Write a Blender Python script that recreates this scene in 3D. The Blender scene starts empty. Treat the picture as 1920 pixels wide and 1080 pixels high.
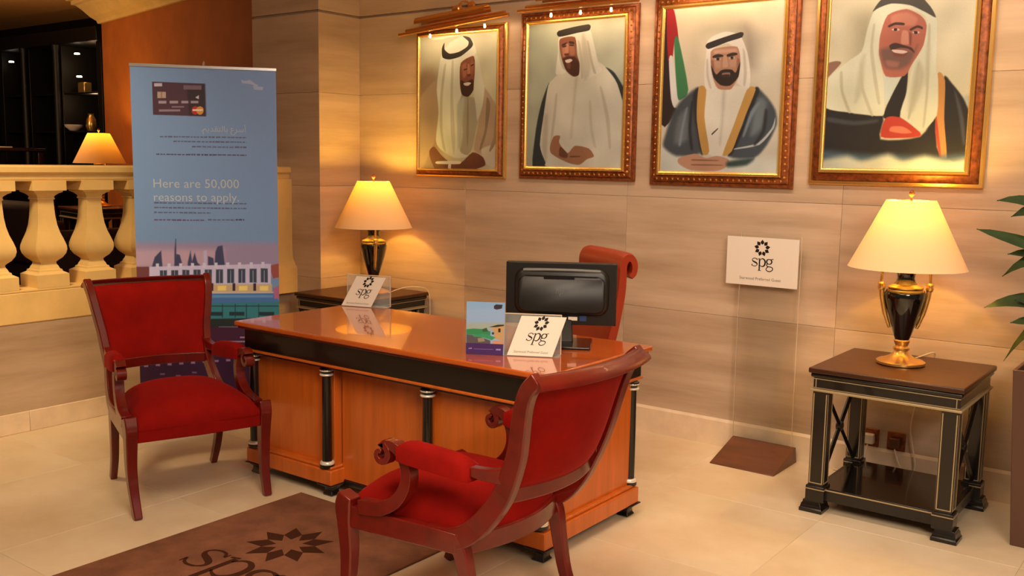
import bpy, math, random
import numpy as np
from mathutils import Matrix, Vector
random.seed(4)
SC = bpy.context.scene
COL = SC.collection
PI = math.pi

# ------------------------------------------------------------------ camera, world, lights, exposure
def lin(c):
    return tuple(((v/255)/12.92 if v/255 <= .04045 else ((v/255+.055)/1.055)**2.4) for v in c)

YAW, PITCH, ROLL = math.radians(36.9), math.radians(7.38), math.radians(.91)
fw = Vector((-math.sin(YAW)*math.cos(PITCH), math.cos(YAW)*math.cos(PITCH), -math.sin(PITCH)))
r0 = Vector((math.cos(YAW), math.sin(YAW), 0)); u0 = r0.cross(fw)
rr = r0*math.cos(ROLL) + u0*math.sin(ROLL); uu = -r0*math.sin(ROLL) + u0*math.cos(ROLL)
cam = bpy.data.cameras.new('camera'); cam.sensor_width = 36; cam.lens = 1837/1920*36; cam.clip_start = .05
camo = bpy.data.objects.new('camera', cam); COL.objects.link(camo)
camo.matrix_world = Matrix(((rr.x, uu.x, -fw.x, 0), (rr.y, uu.y, -fw.y, 0), (rr.z, uu.z, -fw.z, 1.55), (0, 0, 0, 1)))
SC.camera = camo
SC.view_settings.view_transform = 'Standard'; SC.view_settings.look = 'None'
SC.view_settings.gamma = 1; SC.view_settings.use_curve_mapping = False
SC.view_settings.exposure = 0.0

W = bpy.data.worlds.new('lobby_air'); SC.world = W; W.use_nodes = True
W.node_tree.nodes['Background'].inputs[0].default_value = (1, .76, .54, 1)
W.node_tree.nodes['Background'].inputs[1].default_value = .15

def area(name, loc, target, size, energy, col, spread=180, sizey=None):
    l = bpy.data.lights.new(name, 'AREA'); l.energy = energy; l.color = col; l.size = size
    l.shape = 'RECTANGLE' if sizey else 'DISK'
    if sizey: l.size_y = sizey
    l.spread = math.radians(spread)
    o = bpy.data.objects.new(name, l); COL.objects.link(o); o.location = loc
    o.rotation_euler = (Vector(target)-Vector(loc)).to_track_quat('-Z', 'Y').to_euler()
    return o
def point(name, loc, energy, col, rad=.03, parent=None):
    l = bpy.data.lights.new(name, 'POINT'); l.energy = energy; l.color = col; l.shadow_soft_size = rad
    o = bpy.data.objects.new(name, l); COL.objects.link(o); o.location = loc
    if parent: o.parent = parent
    return o
WARM = (1, .70, .42)
area('lobby_ceiling_light', (-1.6, 1.4, 3.12), (-1.9, 2.2, 0), 2.0, 58, (1, .80, .57), 115)
area('lobby_ceiling_light', (1.2, .5, 3.12), (-1.6, 3.4, .6), 1.8, 86, (1, .81, .65), 120)
area('wall_washer', (-1.5, 3.75, 3.12), (-1.5, 4.9, 1.3), 3.4, 24, (1, .82, .66), 130, .22)
area('balustrade_ceiling_light', (-4.2, 1.5, 3.12), (-5.4, 2.5, .9), .5, 15, (1, .74, .42), 75)
point('lounge_fill_light', (-10.4, 3.9, 2.4), 60, (1, .64, .33), .25)  # unseen fill added to brighten the lounge wall and ceiling

# ------------------------------------------------------------------ materials
MATS = {}
def pm(name, col, rough=.5, metal=0, coat=0, spec=.5, sheen=0, noise=None, bump=None, emit=None, estr=0, coord='Object', aniso=None):
    """principled material; noise=(scale_xyz, amount) varies the colour, bump=(scale, strength)"""
    m = bpy.data.materials.new(name); m.use_nodes = True; nt = m.node_tree; b = nt.nodes['Principled BSDF']
    c = (*lin(col), 1)
    b.inputs['Base Color'].default_value = c; b.inputs['Roughness'].default_value = rough
    b.inputs['Metallic'].default_value = metal; b.inputs['Coat Weight'].default_value = coat
    b.inputs['Coat Roughness'].default_value = .04; b.inputs['Specular IOR Level'].default_value = spec
    b.inputs['Sheen Weight'].default_value = sheen; b.inputs['Sheen Roughness'].default_value = .35
    if sheen: b.inputs['Sheen Tint'].default_value = (*[min(1, v*2.2+.06) for v in c[:3]], 1)
    if emit: b.inputs['Emission Color'].default_value = (*lin(emit), 1); b.inputs['Emission Strength'].default_value = estr
    if noise or bump:
        tc = nt.nodes.new('ShaderNodeTexCoord')
    if noise:
        sc, amt = noise[:2]; col2 = noise[2] if len(noise) > 2 else None
        mp = nt.nodes.new('ShaderNodeMapping'); mp.inputs['Scale'].default_value = sc
        oi = nt.nodes.new('ShaderNodeObjectInfo'); mu = nt.nodes.new('ShaderNodeVectorMath'); mu.operation = 'SCALE'
        cx = nt.nodes.new('ShaderNodeCombineXYZ')
        for i in range(3): nt.links.new(oi.outputs['Random'], cx.inputs[i])
        mu.inputs['Scale'].default_value = 37; nt.links.new(cx.outputs[0], mu.inputs[0])
        nt.links.new(tc.outputs[coord], mp.inputs[0]); nt.links.new(mu.outputs[0], mp.inputs['Location'])
        nz = nt.nodes.new('ShaderNodeTexNoise'); nz.inputs['Scale'].default_value = 1; nz.inputs['Detail'].default_value = 6
        nz.inputs['Roughness'].default_value = .62
        nt.links.new(mp.outputs[0], nz.inputs['Vector'])
        rp = nt.nodes.new('ShaderNodeValToRGB'); e = rp.color_ramp.elements
        e[0].position = .3; e[1].position = .7
        lo = col2 if col2 else tuple(v*(1-amt) for v in col)
        hi = tuple(min(255, v*(1+amt*.6)) for v in col) if not col2 else col
        e[0].color = (*lin(lo), 1); e[1].color = (*lin(hi), 1)
        nt.links.new(nz.outputs['Fac'], rp.inputs[0])
        hs = nt.nodes.new('ShaderNodeHueSaturation'); ma = nt.nodes.new('ShaderNodeMath'); ma.operation = 'MULTIPLY_ADD'
        ma.inputs[1].default_value = noise[3] if len(noise) > 3 else 0; ma.inputs[2].default_value = 1-(noise[3]/2 if len(noise) > 3 else 0)
        nt.links.new(oi.outputs['Random'], ma.inputs[0]); nt.links.new(ma.outputs[0], hs.inputs['Value'])
        nt.links.new(rp.outputs[0], hs.inputs['Color']); nt.links.new(hs.outputs[0], b.inputs['Base Color'])
    if bump:
        n2 = nt.nodes.new('ShaderNodeTexNoise'); n2.inputs['Scale'].default_value = bump[0]; n2.inputs['Detail'].default_value = 3
        nt.links.new(tc.outputs['Object'], n2.inputs['Vector'])
        bp = nt.nodes.new('ShaderNodeBump'); bp.inputs['Strength'].default_value = bump[1]; bp.inputs['Distance'].default_value = .004
        nt.links.new(n2.outputs['Fac'], bp.inputs['Height']); nt.links.new(bp.outputs[0], b.inputs['Normal'])
    MATS[name] = m
    return m
def glassy(name, tint=(235, 240, 235), alpha=.16, rough=.02):
    """thin clear acrylic: mostly see-through with a clear surface gloss"""
    m = bpy.data.materials.new(name); m.use_nodes = True; nt = m.node_tree; nt.nodes.clear()
    o = nt.nodes.new('ShaderNodeOutputMaterial'); t = nt.nodes.new('ShaderNodeBsdfTransparent'); g = nt.nodes.new('ShaderNodeBsdfPrincipled')
    t.inputs[0].default_value = (.995, .995, .99, 1)
    g.inputs['Base Color'].default_value = (*lin(tint), 1); g.inputs['Roughness'].default_value = rough
    mx = nt.nodes.new('ShaderNodeMixShader'); fr = nt.nodes.new('ShaderNodeFresnel'); fr.inputs[0].default_value = 1.4
    ad = nt.nodes.new('ShaderNodeMath'); ad.operation = 'ADD'; ad.inputs[1].default_value = alpha; ad.use_clamp = True
    nt.links.new(fr.outputs[0], ad.inputs[0]); nt.links.new(ad.outputs[0], mx.inputs[0])
    nt.links.new(t.outputs[0], mx.inputs[1]); nt.links.new(g.outputs[0], mx.inputs[2]); nt.links.new(mx.outputs[0], o.inputs[0])
    return m
def shade_mat(name, col, emit=0):
    m = bpy.data.materials.new(name); m.use_nodes = True; nt = m.node_tree; nt.nodes.clear()
    o = nt.nodes.new('ShaderNodeOutputMaterial'); d = nt.nodes.new('ShaderNodeBsdfDiffuse'); t = nt.nodes.new('ShaderNodeBsdfTranslucent')
    d.inputs[0].default_value = (*lin(col), 1); t.inputs[0].default_value = (*lin((255, 198, 96)), 1)
    mx = nt.nodes.new('ShaderNodeMixShader'); mx.inputs[0].default_value = .10
    nt.links.new(d.outputs[0], mx.inputs[1]); nt.links.new(t.outputs[0], mx.inputs[2]); nt.links.new(mx.outputs[0], o.inputs[0])
    return m

M_WALL = pm('travertine', (216, 190, 162), .34, spec=.35, noise=((.6, 2.0, 6.0), .2, (174, 148, 120), .10))
M_WALLJ = pm('stone_joint', (184, 156, 128), .8)
M_SKIRT = pm('cream_marble', (236, 212, 180), .3, spec=.4, noise=((3, 3, 3), .1))
M_FLOOR = pm('floor_marble', (230, 212, 182), .3, spec=.3, noise=((2.2, 2.2, 2.2), .16, (210, 186, 150), .03))
M_GROUT = pm('floor_grout', (222, 196, 158), .7)
M_PLASTER = pm('cream_paint', (236, 200, 130), .55, spec=.3, noise=((4, 4, 4), .05))
M_ORANGE = pm('ochre_paint', (178, 104, 50), .7, spec=.2, noise=((3, 3, 3), .08))
M_CEIL = pm('lounge_ceiling_paint', (250, 182, 112), .8, spec=.1)
M_CEIL2 = pm('lobby_ceiling_paint', (226, 206, 176), .8, spec=.1)
M_CARPET = pm('dark_carpet', (46, 18, 14), .95, spec=.05, noise=((30, 30, 30), .3))
M_DARKW = pm('ebony_wood', (24, 17, 12), .28, coat=.25, noise=((30, 4, 4), .25))
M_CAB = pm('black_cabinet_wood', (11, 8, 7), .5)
M_BLACKW = pm('black_lacquer', (17, 14, 12), .3, coat=.3)
M_MAHOG = pm('mahogany', (110, 20, 11), .28, coat=.2, noise=((14, 14, 14), .2, (88, 15, 9)))
M_CHERRY = pm('cherry_top', (204, 100, 36), .14, coat=.8, noise=((5, 26, 26), .2, (184, 84, 26)))
M_CHERRYV = pm('cherry_panel', (212, 106, 38), .28, coat=.2, noise=((22, 22, 1.6), .2, (186, 92, 26)))
M_TABLETOP = pm('walnut_top', (68, 34, 16), .34, coat=.0, noise=((4, 30, 30), .25))
M_VELVET = pm('red_velvet', (140, 14, 7), .85, spec=.1, sheen=.28, noise=((9, 9, 9), .22, (122, 11, 6)), bump=(420, .12))
M_GOLD = pm('gold_leaf', (244, 196, 112), .27, metal=.85)
M_GOLDD = pm('antique_gold', (146, 80, 40), .4, metal=.45, noise=((40, 40, 40), .35))
M_BRASS = pm('brass', (226, 156, 84), .28, metal=.9)
M_GILTLINE = pm('gilt_line', (176, 156, 118), .5, metal=.2)
M_SILVER = pm('silver_ring', (236, 228, 212), .25, metal=.3)
M_PORC = pm('black_porcelain', (10, 9, 10), .08, coat=1)
M_CARD = pm('white_card', (238, 226, 210), .6, spec=.3)
M_INK = pm('black_ink', (34, 28, 22), .6, spec=.2)
M_GREY = pm('grey_ink', (120, 112, 100), .6, spec=.2)
M_ACRYL = glassy('clear_acrylic')
M_ACRYL2 = glassy('clear_sheet', alpha=-.03, rough=.03)
M_EDGE = pm('acrylic_edge', (226, 208, 180), .2, spec=.6)
M_PLASTIC = pm('black_plastic', (26, 23, 20), .38, spec=.5)
M_PLASTIC2 = pm('glossy_black_plastic', (20, 17, 14), .16, coat=.5)
M_SILVERP = pm('grey_plastic', (120, 122, 118), .35)
M_LEATHER = pm('terracotta_leather', (160, 52, 22), .42, spec=.45, bump=(160, .1))
M_MAT = pm('brown_mat', (130, 86, 64), .9, spec=.1, noise=((7, 7, 7), .16), bump=(500, .4))
M_MATINK = pm('dark_brown_print', (66, 36, 22), .9, spec=.1)
M_BROWNW = pm('brown_laminate', (104, 58, 32), .4, noise=((4, 20, 20), .15))
M_PLANTER = pm('brown_planter', (92, 62, 48), .45)
M_SOIL = pm('potting_soil', (30, 20, 14), .95)
M_LEAF = pm('dark_green_leaf', (38, 58, 18), .55, spec=.2, noise=((9, 9, 9), .35))
M_STEM = pm('plant_stem', (84, 78, 44), .7)
M_SHADE = shade_mat('linen_shade', (250, 216, 170))
M_WHITEC = pm('white_cable', (232, 214, 186), .5)
M_SOFA = pm('dark_sofa_fabric', (44, 20, 16), .8)
M_BULB_OR_GLINT = pm('lit_bulb_or_glint', (255, 230, 170), .4, emit=(255, 214, 130), estr=22)
M_PUCK = pm('lit_spotlight', (255, 240, 210), .4, emit=(255, 236, 200), estr=7)
M_TEXTW = pm('white_print', (184, 204, 228), .6)
M_ALU = pm('brushed_aluminium', (190, 190, 190), .3, metal=.9)
M_BLUE = pm('blue_sticker', (40, 60, 110), .5)

# ------------------------------------------------------------------ mesh building
class MB:
    def __init__(s): s.v = []; s.f = []
    def add(s, vs, fs):
        o = len(s.v); s.v += [tuple(p) for p in vs]; s.f += [tuple(i+o for i in f) for f in fs]; return s
    def box(s, x0, x1, y0, y1, z0, z1):
        return s.add([(x, y, z) for z in (z0, z1) for y in (y0, y1) for x in (x0, x1)],
                     [(0, 2, 3, 1), (4, 5, 7, 6), (0, 1, 5, 4), (2, 6, 7, 3), (0, 4, 6, 2), (1, 3, 7, 5)])
    def obox(s, c, t, n, w, d, z0, z1):
        """box about c, w along t, d along n"""
        P = []
        for z in (z0, z1):
            for b in (-1, 1):
                for a in (-1, 1): P.append((c[0]+t[0]*a*w/2+n[0]*b*d/2, c[1]+t[1]*a*w/2+n[1]*b*d/2, z))
        return s.add(P, [(0, 2, 3, 1), (4, 5, 7, 6), (0, 1, 5, 4), (2, 6, 7, 3), (0, 4, 6, 2), (1, 3, 7, 5)])
    def loft(s, rings, cap=True, closed=True):
        n = len(rings[0]); o = len(s.v)
        for r in rings: s.v += [tuple(p) for p in r]
        for i in range(len(rings)-1):
            for j in range(n if closed else n-1):
                k = (j+1) % n
                s.f.append((o+i*n+j, o+i*n+k, o+(i+1)*n+k, o+(i+1)*n+j))
        if cap:
            s.f.append(tuple(o+j for j in reversed(range(n)))); e = o+(len(rings)-1)*n
            s.f.append(tuple(e+j for j in range(n)))
        return s
    def lathe(s, prof, c=(0, 0, 0), n=24):
        return s.loft([[(c[0]+r*math.cos(2*PI*j/n), c[1]+r*math.sin(2*PI*j/n), c[2]+z) for j in range(n)] for r, z in prof])
    def square(s, prof, c=(0, 0, 0)):
        return s.loft([[(c[0]+a*r, c[1]+b*r, c[2]+z) for a, b in ((-1, -1), (1, -1), (1, 1), (-1, 1))] for r, z in prof])
    def tube(s, path, r, n=8, up=(0, 0, 1)):
        P = [Vector(p) for p in path]; R = []
        for i, p in enumerate(P):
            t = (P[min(i+1, len(P)-1)]-P[max(i-1, 0)]).normalized(); a = Vector(up)
            if abs(t.dot(a)) > .95: a = Vector((1, 0, 0))
            x = t.cross(a).normalized(); y = x.cross(t); q = r[i] if isinstance(r, (list, tuple)) else r
            R.append([p+x*q*math.cos(2*PI*j/n)+y*q*math.sin(2*PI*j/n) for j in range(n)])
        return s.loft(R)
    def sweep(s, path, sec, up=(0, 0, 1)):
        P = [Vector(p) for p in path]; R = []
        for i, p in enumerate(P):
            t = (P[min(i+1, len(P)-1)]-P[max(i-1, 0)]).normalized()
            x = t.cross(Vector(up)).normalized(); y = x.cross(t)
            se = sec(i/(len(P)-1)) if callable(sec) else sec
            R.append([p+x*a+y*b for a, b in se])
        return s.loft(R)
    def ribbon(s, path, hw, xs, th):
        """board lying in the YZ plane: path of (y, z), half width, x centre and thickness per point"""
        R = []; n = len(path)
        for i, (y, z) in enumerate(path):
            a = path[max(i-1, 0)]; b = path[min(i+1, n-1)]; d = math.hypot(b[0]-a[0], b[1]-a[1]) or 1
            ny, nz = -(b[1]-a[1])/d, (b[0]-a[0])/d
            h = hw[i] if isinstance(hw, list) else hw; x = xs[i] if isinstance(xs, list) else xs; t = (th[i] if isinstance(th, list) else th)/2
            R.append([(x-t, y-ny*h, z-nz*h), (x+t, y-ny*h, z-nz*h), (x+t, y+ny*h, z+nz*h), (x-t, y+ny*h, z+nz*h)])
        return s.loft(R)
    def slab(s, fn, nu, nv):
        """closed pad: fn(u, v, side) with u, v in 0..1"""
        o = len(s.v); st = (nu+1)*(nv+1)
        for sd in (0, 1):
            for j in range(nv+1):
                for i in range(nu+1): s.v.append(tuple(fn(i/nu, j/nv, sd)))
        g = lambda i, j, sd: o+sd*st+j*(nu+1)+i
        for j in range(nv):
            for i in range(nu):
                s.f.append((g(i, j, 1), g(i+1, j, 1), g(i+1, j+1, 1), g(i, j+1, 1)))
                s.f.append((g(i, j, 0), g(i, j+1, 0), g(i+1, j+1, 0), g(i+1, j, 0)))
        for i in range(nu):
            s.f.append((g(i, 0, 0), g(i+1, 0, 0), g(i+1, 0, 1), g(i, 0, 1))); s.f.append((g(i, nv, 0), g(i, nv, 1), g(i+1, nv, 1), g(i+1, nv, 0)))
        for j in range(nv):
            s.f.append((g(0, j, 0), g(0, j, 1), g(0, j+1, 1), g(0, j+1, 0))); s.f.append((g(nu, j, 0), g(nu, j+1, 0), g(nu, j+1, 1), g(nu, j, 1)))
        return s
    def poly(s, pts, M, th=.0004):
        """flat piece: 2-d outline pts, M maps (a, b, c) to space, c is height off the face"""
        n = len(pts)
        vs = [M(a, b, 0) for a, b in pts]+[M(a, b, th) for a, b in pts]
        fs = [tuple(range(n, 2*n)), tuple(reversed(range(n)))]+[(i, (i+1) % n, n+(i+1) % n, n+i) for i in range(n)]
        return s.add(vs, fs)
    def strip(s, path, w, M, th=.0004):
        """pen stroke of varying width w along a 2-d path"""
        n = len(path); L = []; R = []
        for i, (x, y) in enumerate(path):
            a = path[max(i-1, 0)]; b = path[min(i+1, n-1)]; d = math.hypot(b[0]-a[0], b[1]-a[1]) or 1
            q = (w[i] if isinstance(w, list) else w)/2; nx, ny = -(b[1]-a[1])/d*q, (b[0]-a[0])/d*q
            L.append((x+nx, y+ny)); R.append((x-nx, y-ny))
        return s.loft([[M(*L[i], 0), M(*R[i], 0), M(*R[i], th), M(*L[i], th)] for i in range(n)])
    def mesh(s, name):
        me = bpy.data.meshes.new(name); me.from_pydata(s.v, [], s.f); me.update()
        import bmesh
        b = bmesh.new(); b.from_mesh(me); bmesh.ops.recalc_face_normals(b, faces=b.faces); b.to_mesh(me); b.free()
        return me
    def build(s, name, m, parent=None, smooth=None, bevel=0, sub=0, seg=2):
        return link(name, s.mesh(name), m, parent, smooth, bevel, sub, seg)
def link(name, me, m, parent=None, smooth=None, bevel=0, sub=0, seg=2):
    if m and not me.materials: me.materials.append(m)
    o = bpy.data.objects.new(name, me); COL.objects.link(o)
    if parent: o.parent = parent
    if smooth is not None:
        me.shade_smooth()
        if smooth < 180: me.set_sharp_from_angle(angle=math.radians(smooth))
    if sub:
        md = o.modifiers.new('smooth', 'SUBSURF'); md.levels = sub; md.render_levels = sub
    if bevel:
        md = o.modifiers.new('edge', 'BEVEL'); md.width = bevel; md.segments = seg; md.limit_method = 'ANGLE'; md.angle_limit = math.radians(40)
        md.harden_normals = False
        if smooth is None: me.shade_smooth(); me.set_sharp_from_angle(angle=math.radians(50))
    return o
def tag(o, label, cat, group=None, kind=None):
    o['label'] = label; o['category'] = cat
    if group: o['group'] = group
    if kind: o['kind'] = kind
    return o
def thing(name, loc, label, cat, group=None, rz=0):
    o = bpy.data.objects.new(name, None); o.empty_display_size = .05; COL.objects.link(o); o.location = loc; o.rotation_euler = (0, 0, rz)
    return tag(o, label, cat, group)
def struct(o): o['kind'] = 'structure'; return o
def dup(root, loc, rz, label):
    def cp(o, par):
        c = o.copy(); COL.objects.link(c)
        if par: c.parent = par
        for ch in o.children: cp(ch, c)
        return c
    c = cp(root, None); c.location = loc; c.rotation_euler = (0, 0, rz); c['label'] = label
    return c
def cat2(pts, k=6):
    """smooth curve through the points"""
    P = [np.array(p, float) for p in pts]; P = [2*P[0]-P[1]]+P+[2*P[-1]-P[-2]]; o = []
    for i in range(1, len(P)-2):
        for j in range(k):
            t = j/k; a, b, c, d = P[i-1:i+3]
            o.append(tuple(.5*(2*b+(c-a)*t+(2*a-5*b+4*c-d)*t*t+(3*b-a-3*c+d)*t**3)))
    o.append(tuple(P[-2])); return o
def interp(x, xs, ys): return float(np.interp(x, xs, ys))

def text_part(txt, size, M, m, parent, name='lettering', width=None, th=.0004):
    cu = bpy.data.curves.new('t', 'FONT'); cu.body = txt; cu.size = size; cu.resolution_u = 3
    o = bpy.data.objects.new('t', cu); COL.objects.link(o)
    me0 = o.to_mesh()
    V = [tuple(v.co) for v in me0.vertices]; F = [tuple(p.vertices) for p in me0.polygons]
    o.to_mesh_clear(); bpy.data.objects.remove(o); bpy.data.curves.remove(cu)
    if not V: return None
    x0 = min(v[0] for v in V); x1 = max(v[0] for v in V); k = (width/(x1-x0)) if width else 1
    me = bpy.data.meshes.new(name); me.from_pydata([M((v[0]-x0)*k, v[1]*(k if width else 1), th) for v in V], [], F); me.update()
    o = link(name, me, m, parent); o['kind'] = 'stuff'
    return o

# the serif letters s, p, g and the ring of petals of the hotel-club sign
def logo(M, s, ink, parent, star=False, th=.0004):
    """M maps (a, b, c); s = x-height; origin = middle of the baseline"""
    q = lambda pts: [(x*s, y*s) for x, y in pts]; m = lambda ws: [w*s for w in ws]
    b = MB(); S = cat2([(-.58, .80), (-.70, .95), (-.92, .99), (-1.14, .90), (-1.20, .74), (-1.08, .60), (-.84, .50), (-.62, .38), (-.56, .22), (-.70, .06), (-.94, .01), (-1.14, .08), (-1.26, .24)], 4)
    b.strip(q(S), m([.07+.12*abs(math.sin(i/len(S)*PI*2-PI*.5))**2 if .25 < i/len(S) < .75 else .085 for i in range(len(S))]), M, th)
    b.strip(q([(-.56, .78), (-.56, .98)]), .05*s, M, th); b.strip(q([(-1.26, .02), (-1.26, .26)]), .05*s, M, th)
    b.build('letter', ink, parent); b = MB()
    b.strip(q([(-.26, .90), (-.26, -.50)]), .17*s, M, th); b.strip(q([(-.46, -.5), (-.02, -.5)]), .07*s, M, th); b.strip(q([(-.46, .9), (-.2, .98)]), .08*s, M, th)
    B = cat2([(-.22, .74), (-.04, .94), (.18, .97), (.40, .80), (.47, .50), (.40, .20), (.18, .02), (-.04, .05), (-.22, .16)], 4)
    b.strip(q(B), m([.07+.13*math.sin(i/(len(B)-1)*PI)**2 for i in range(len(B))]), M, th)
    b.build('letter', ink, parent); b = MB()
    O = cat2([(1.0, .96), (.76, .88), (.66, .66), (.76, .44), (1.0, .36), (1.22, .44), (1.32, .66), (1.22, .88), (1.0, .96)], 4)
    b.strip(q(O), m([.08+.09*abs(math.sin(i/(len(O)-1)*2*PI)) for i in range(len(O))]), M, th)
    b.strip(q([(1.2, .86), (1.34, .98), (1.52, .99)]), .09*s, M, th)
    b.strip(q(cat2([(.82, .40), (.68, .28), (.72, .12), (.95, .04), (1.25, .02), (1.45, -.12), (1.42, -.36), (1.1, -.54), (.78, -.48), (.62, -.30), (.72, -.10), (.86, .03)], 4)), .11*s, M, th)
    b.build('letter', ink, parent)
    e = MB(); n = 9; R = .95*s; cy = 2.28*s
    for i in range(n):
        a = PI/2+2*PI*i/n; ca, sa = math.cos(a), math.sin(a)
        if star: P = [(.42, 0), (.66, .235), (1.02, .14), (1.14, 0), (1.02, -.14), (.66, -.235)] if False else [(.34, 0), (.66, .24), (1.16, 0), (.66, -.24)]
        else: P = [(.44, 0), (.60, .19), (.78, .25), (1.10, 0), (.78, -.25), (.60, -.19)]
        e.poly([((r*ca-t*sa)*R, cy+(r*sa+t*ca)*R) for r, t in P], M, th)
    e.build('emblem', ink, parent)

# ------------------------------------------------------------------ flat prints (painted pictures, banner print)
def raster(spec, w, h, round_it, gain, grain=.012, tint=(1, 1, 1)):
    c0, c1, polys = spec
    yy, xx = np.mgrid[0:h, 0:w].astype(np.float32); g = (yy/h)[..., None]
    img = np.array(c0, np.float32)*(1-g)+np.array(c1, np.float32)*g
    rng = np.random.RandomState(7)
    for col, f, uv in polys:
        P = np.array(uv, np.float32).reshape(-1, 2)*[w/1000, h/1000]
        if round_it:
            A, B, C = np.roll(P, 1, 0), np.roll(P, -1, 0), np.roll(P, -2, 0); T = []
            for t in (0, .25, .5, .75): T.append(P*(1-t)+B*t+.7*((.5*(2*P+(B-A)*t+(2*A-5*P+4*B-C)*t*t+(3*P-A-3*B+C)*t**3))-(P*(1-t)+B*t)))
            P = np.stack(T, 1).reshape(-1, 2)
        fe = max(.7, f/1000*w)
        x0 = max(0, int(P[:, 0].min()-fe-1)); x1 = min(w, int(P[:, 0].max()+fe+2)); y0 = max(0, int(P[:, 1].min()-fe-1)); y1 = min(h, int(P[:, 1].max()+fe+2))
        if x1 <= x0 or y1 <= y0: continue
        X = xx[y0:y1, x0:x1]+.5; Y = yy[y0:y1, x0:x1]+.5; d2 = np.full(X.shape, 1e9, np.float32); ins = np.zeros(X.shape, bool)
        for (ax, ay), (bx, by) in zip(P, np.roll(P, -1, 0)):
            ex, ey = bx-ax, by-ay; t = np.clip(((X-ax)*ex+(Y-ay)*ey)/(ex*ex+ey*ey+1e-9), 0, 1)
            d2 = np.minimum(d2, (X-ax-t*ex)**2+(Y-ay-t*ey)**2)
            cr = (ay > Y) != (by > Y)
            ins ^= cr & (X < (bx-ax)*(Y-ay)/(by-ay+1e-12)+ax)
        sd = np.sqrt(d2)*np.where(ins, -1, 1); a = np.clip(.5-sd/(2*fe), 0, 1); a = (a*a*(3-2*a))[..., None]
        img[y0:y1, x0:x1] = img[y0:y1, x0:x1]*(1-a)+np.array(col, np.float32)*a
    if grain > .007:
        q = rng.normal(0, 1, (12, 10)); q = np.kron(q, np.ones((h//11+1, w//9+1)))[:h, :w]
        for ax, k in ((0, h//16), (1, w//14)):
            c = np.cumsum(np.pad(q, [(k, k) if a == ax else (0, 0) for a in (0, 1)], 'edge'), ax)
            q = (np.take(c, range(2*k, c.shape[ax]), ax)-np.take(c, range(0, c.shape[ax]-2*k), ax))/(2*k)
        img[:q.shape[0], :q.shape[1]] *= 1+.045*q[..., None]
    if grain:
        n = rng.normal(0, 1, (h//2+2, w//2+2)).repeat(2, 0).repeat(2, 1)[:h, :w]
        img *= 1+grain*n[..., None]
    img = np.clip(img/255*gain*np.array(tint), 0, 1)
    im = bpy.data.images.new('print', w, h); px = np.ones((h, w, 4), np.float32); px[..., :3] = img[::-1]
    im.pixels.foreach_set(px.ravel()); im.update(); im.pack()
    return im
def print_mat(name, im, rough=.5, coat=0):
    m = bpy.data.materials.new(name); m.use_nodes = True; nt = m.node_tree; b = nt.nodes['Principled BSDF']
    t = nt.nodes.new('ShaderNodeTexImage'); t.image = im; t.extension = 'EXTEND'; nt.links.new(t.outputs[0], b.inputs['Base Color'])
    b.inputs['Roughness'].default_value = rough; b.inputs['Coat Weight'].default_value = coat; b.inputs['Coat Roughness'].default_value = .03
    return m
def sheet(name, p0, p1, p2, p3, m, parent=None, th=.004, nrm=None):
    """flat printed sheet: corners bottom-left, bottom-right, top-right, top-left, with a thickness"""
    P = [Vector(p) for p in (p0, p1, p2, p3)]; n = (P[1]-P[0]).cross(P[3]-P[0]).normalized()
    vs = P+[p-n*th for p in P]
    me = bpy.data.meshes.new(name); me.from_pydata(vs, [], [(0, 1, 2, 3), (4, 7, 6, 5), (0, 4, 5, 1), (1, 5, 6, 2), (2, 6, 7, 3), (3, 7, 4, 0)])
    uvl = me.uv_layers.new(); U = [(0, 0), (1, 0), (1, 1), (0, 1)]
    for pl in me.polygons:
        for li in pl.loop_indices: uvl.data[li].uv = U[me.loops[li].vertex_index % 4]
    return link(name, me, m, parent)

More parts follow.
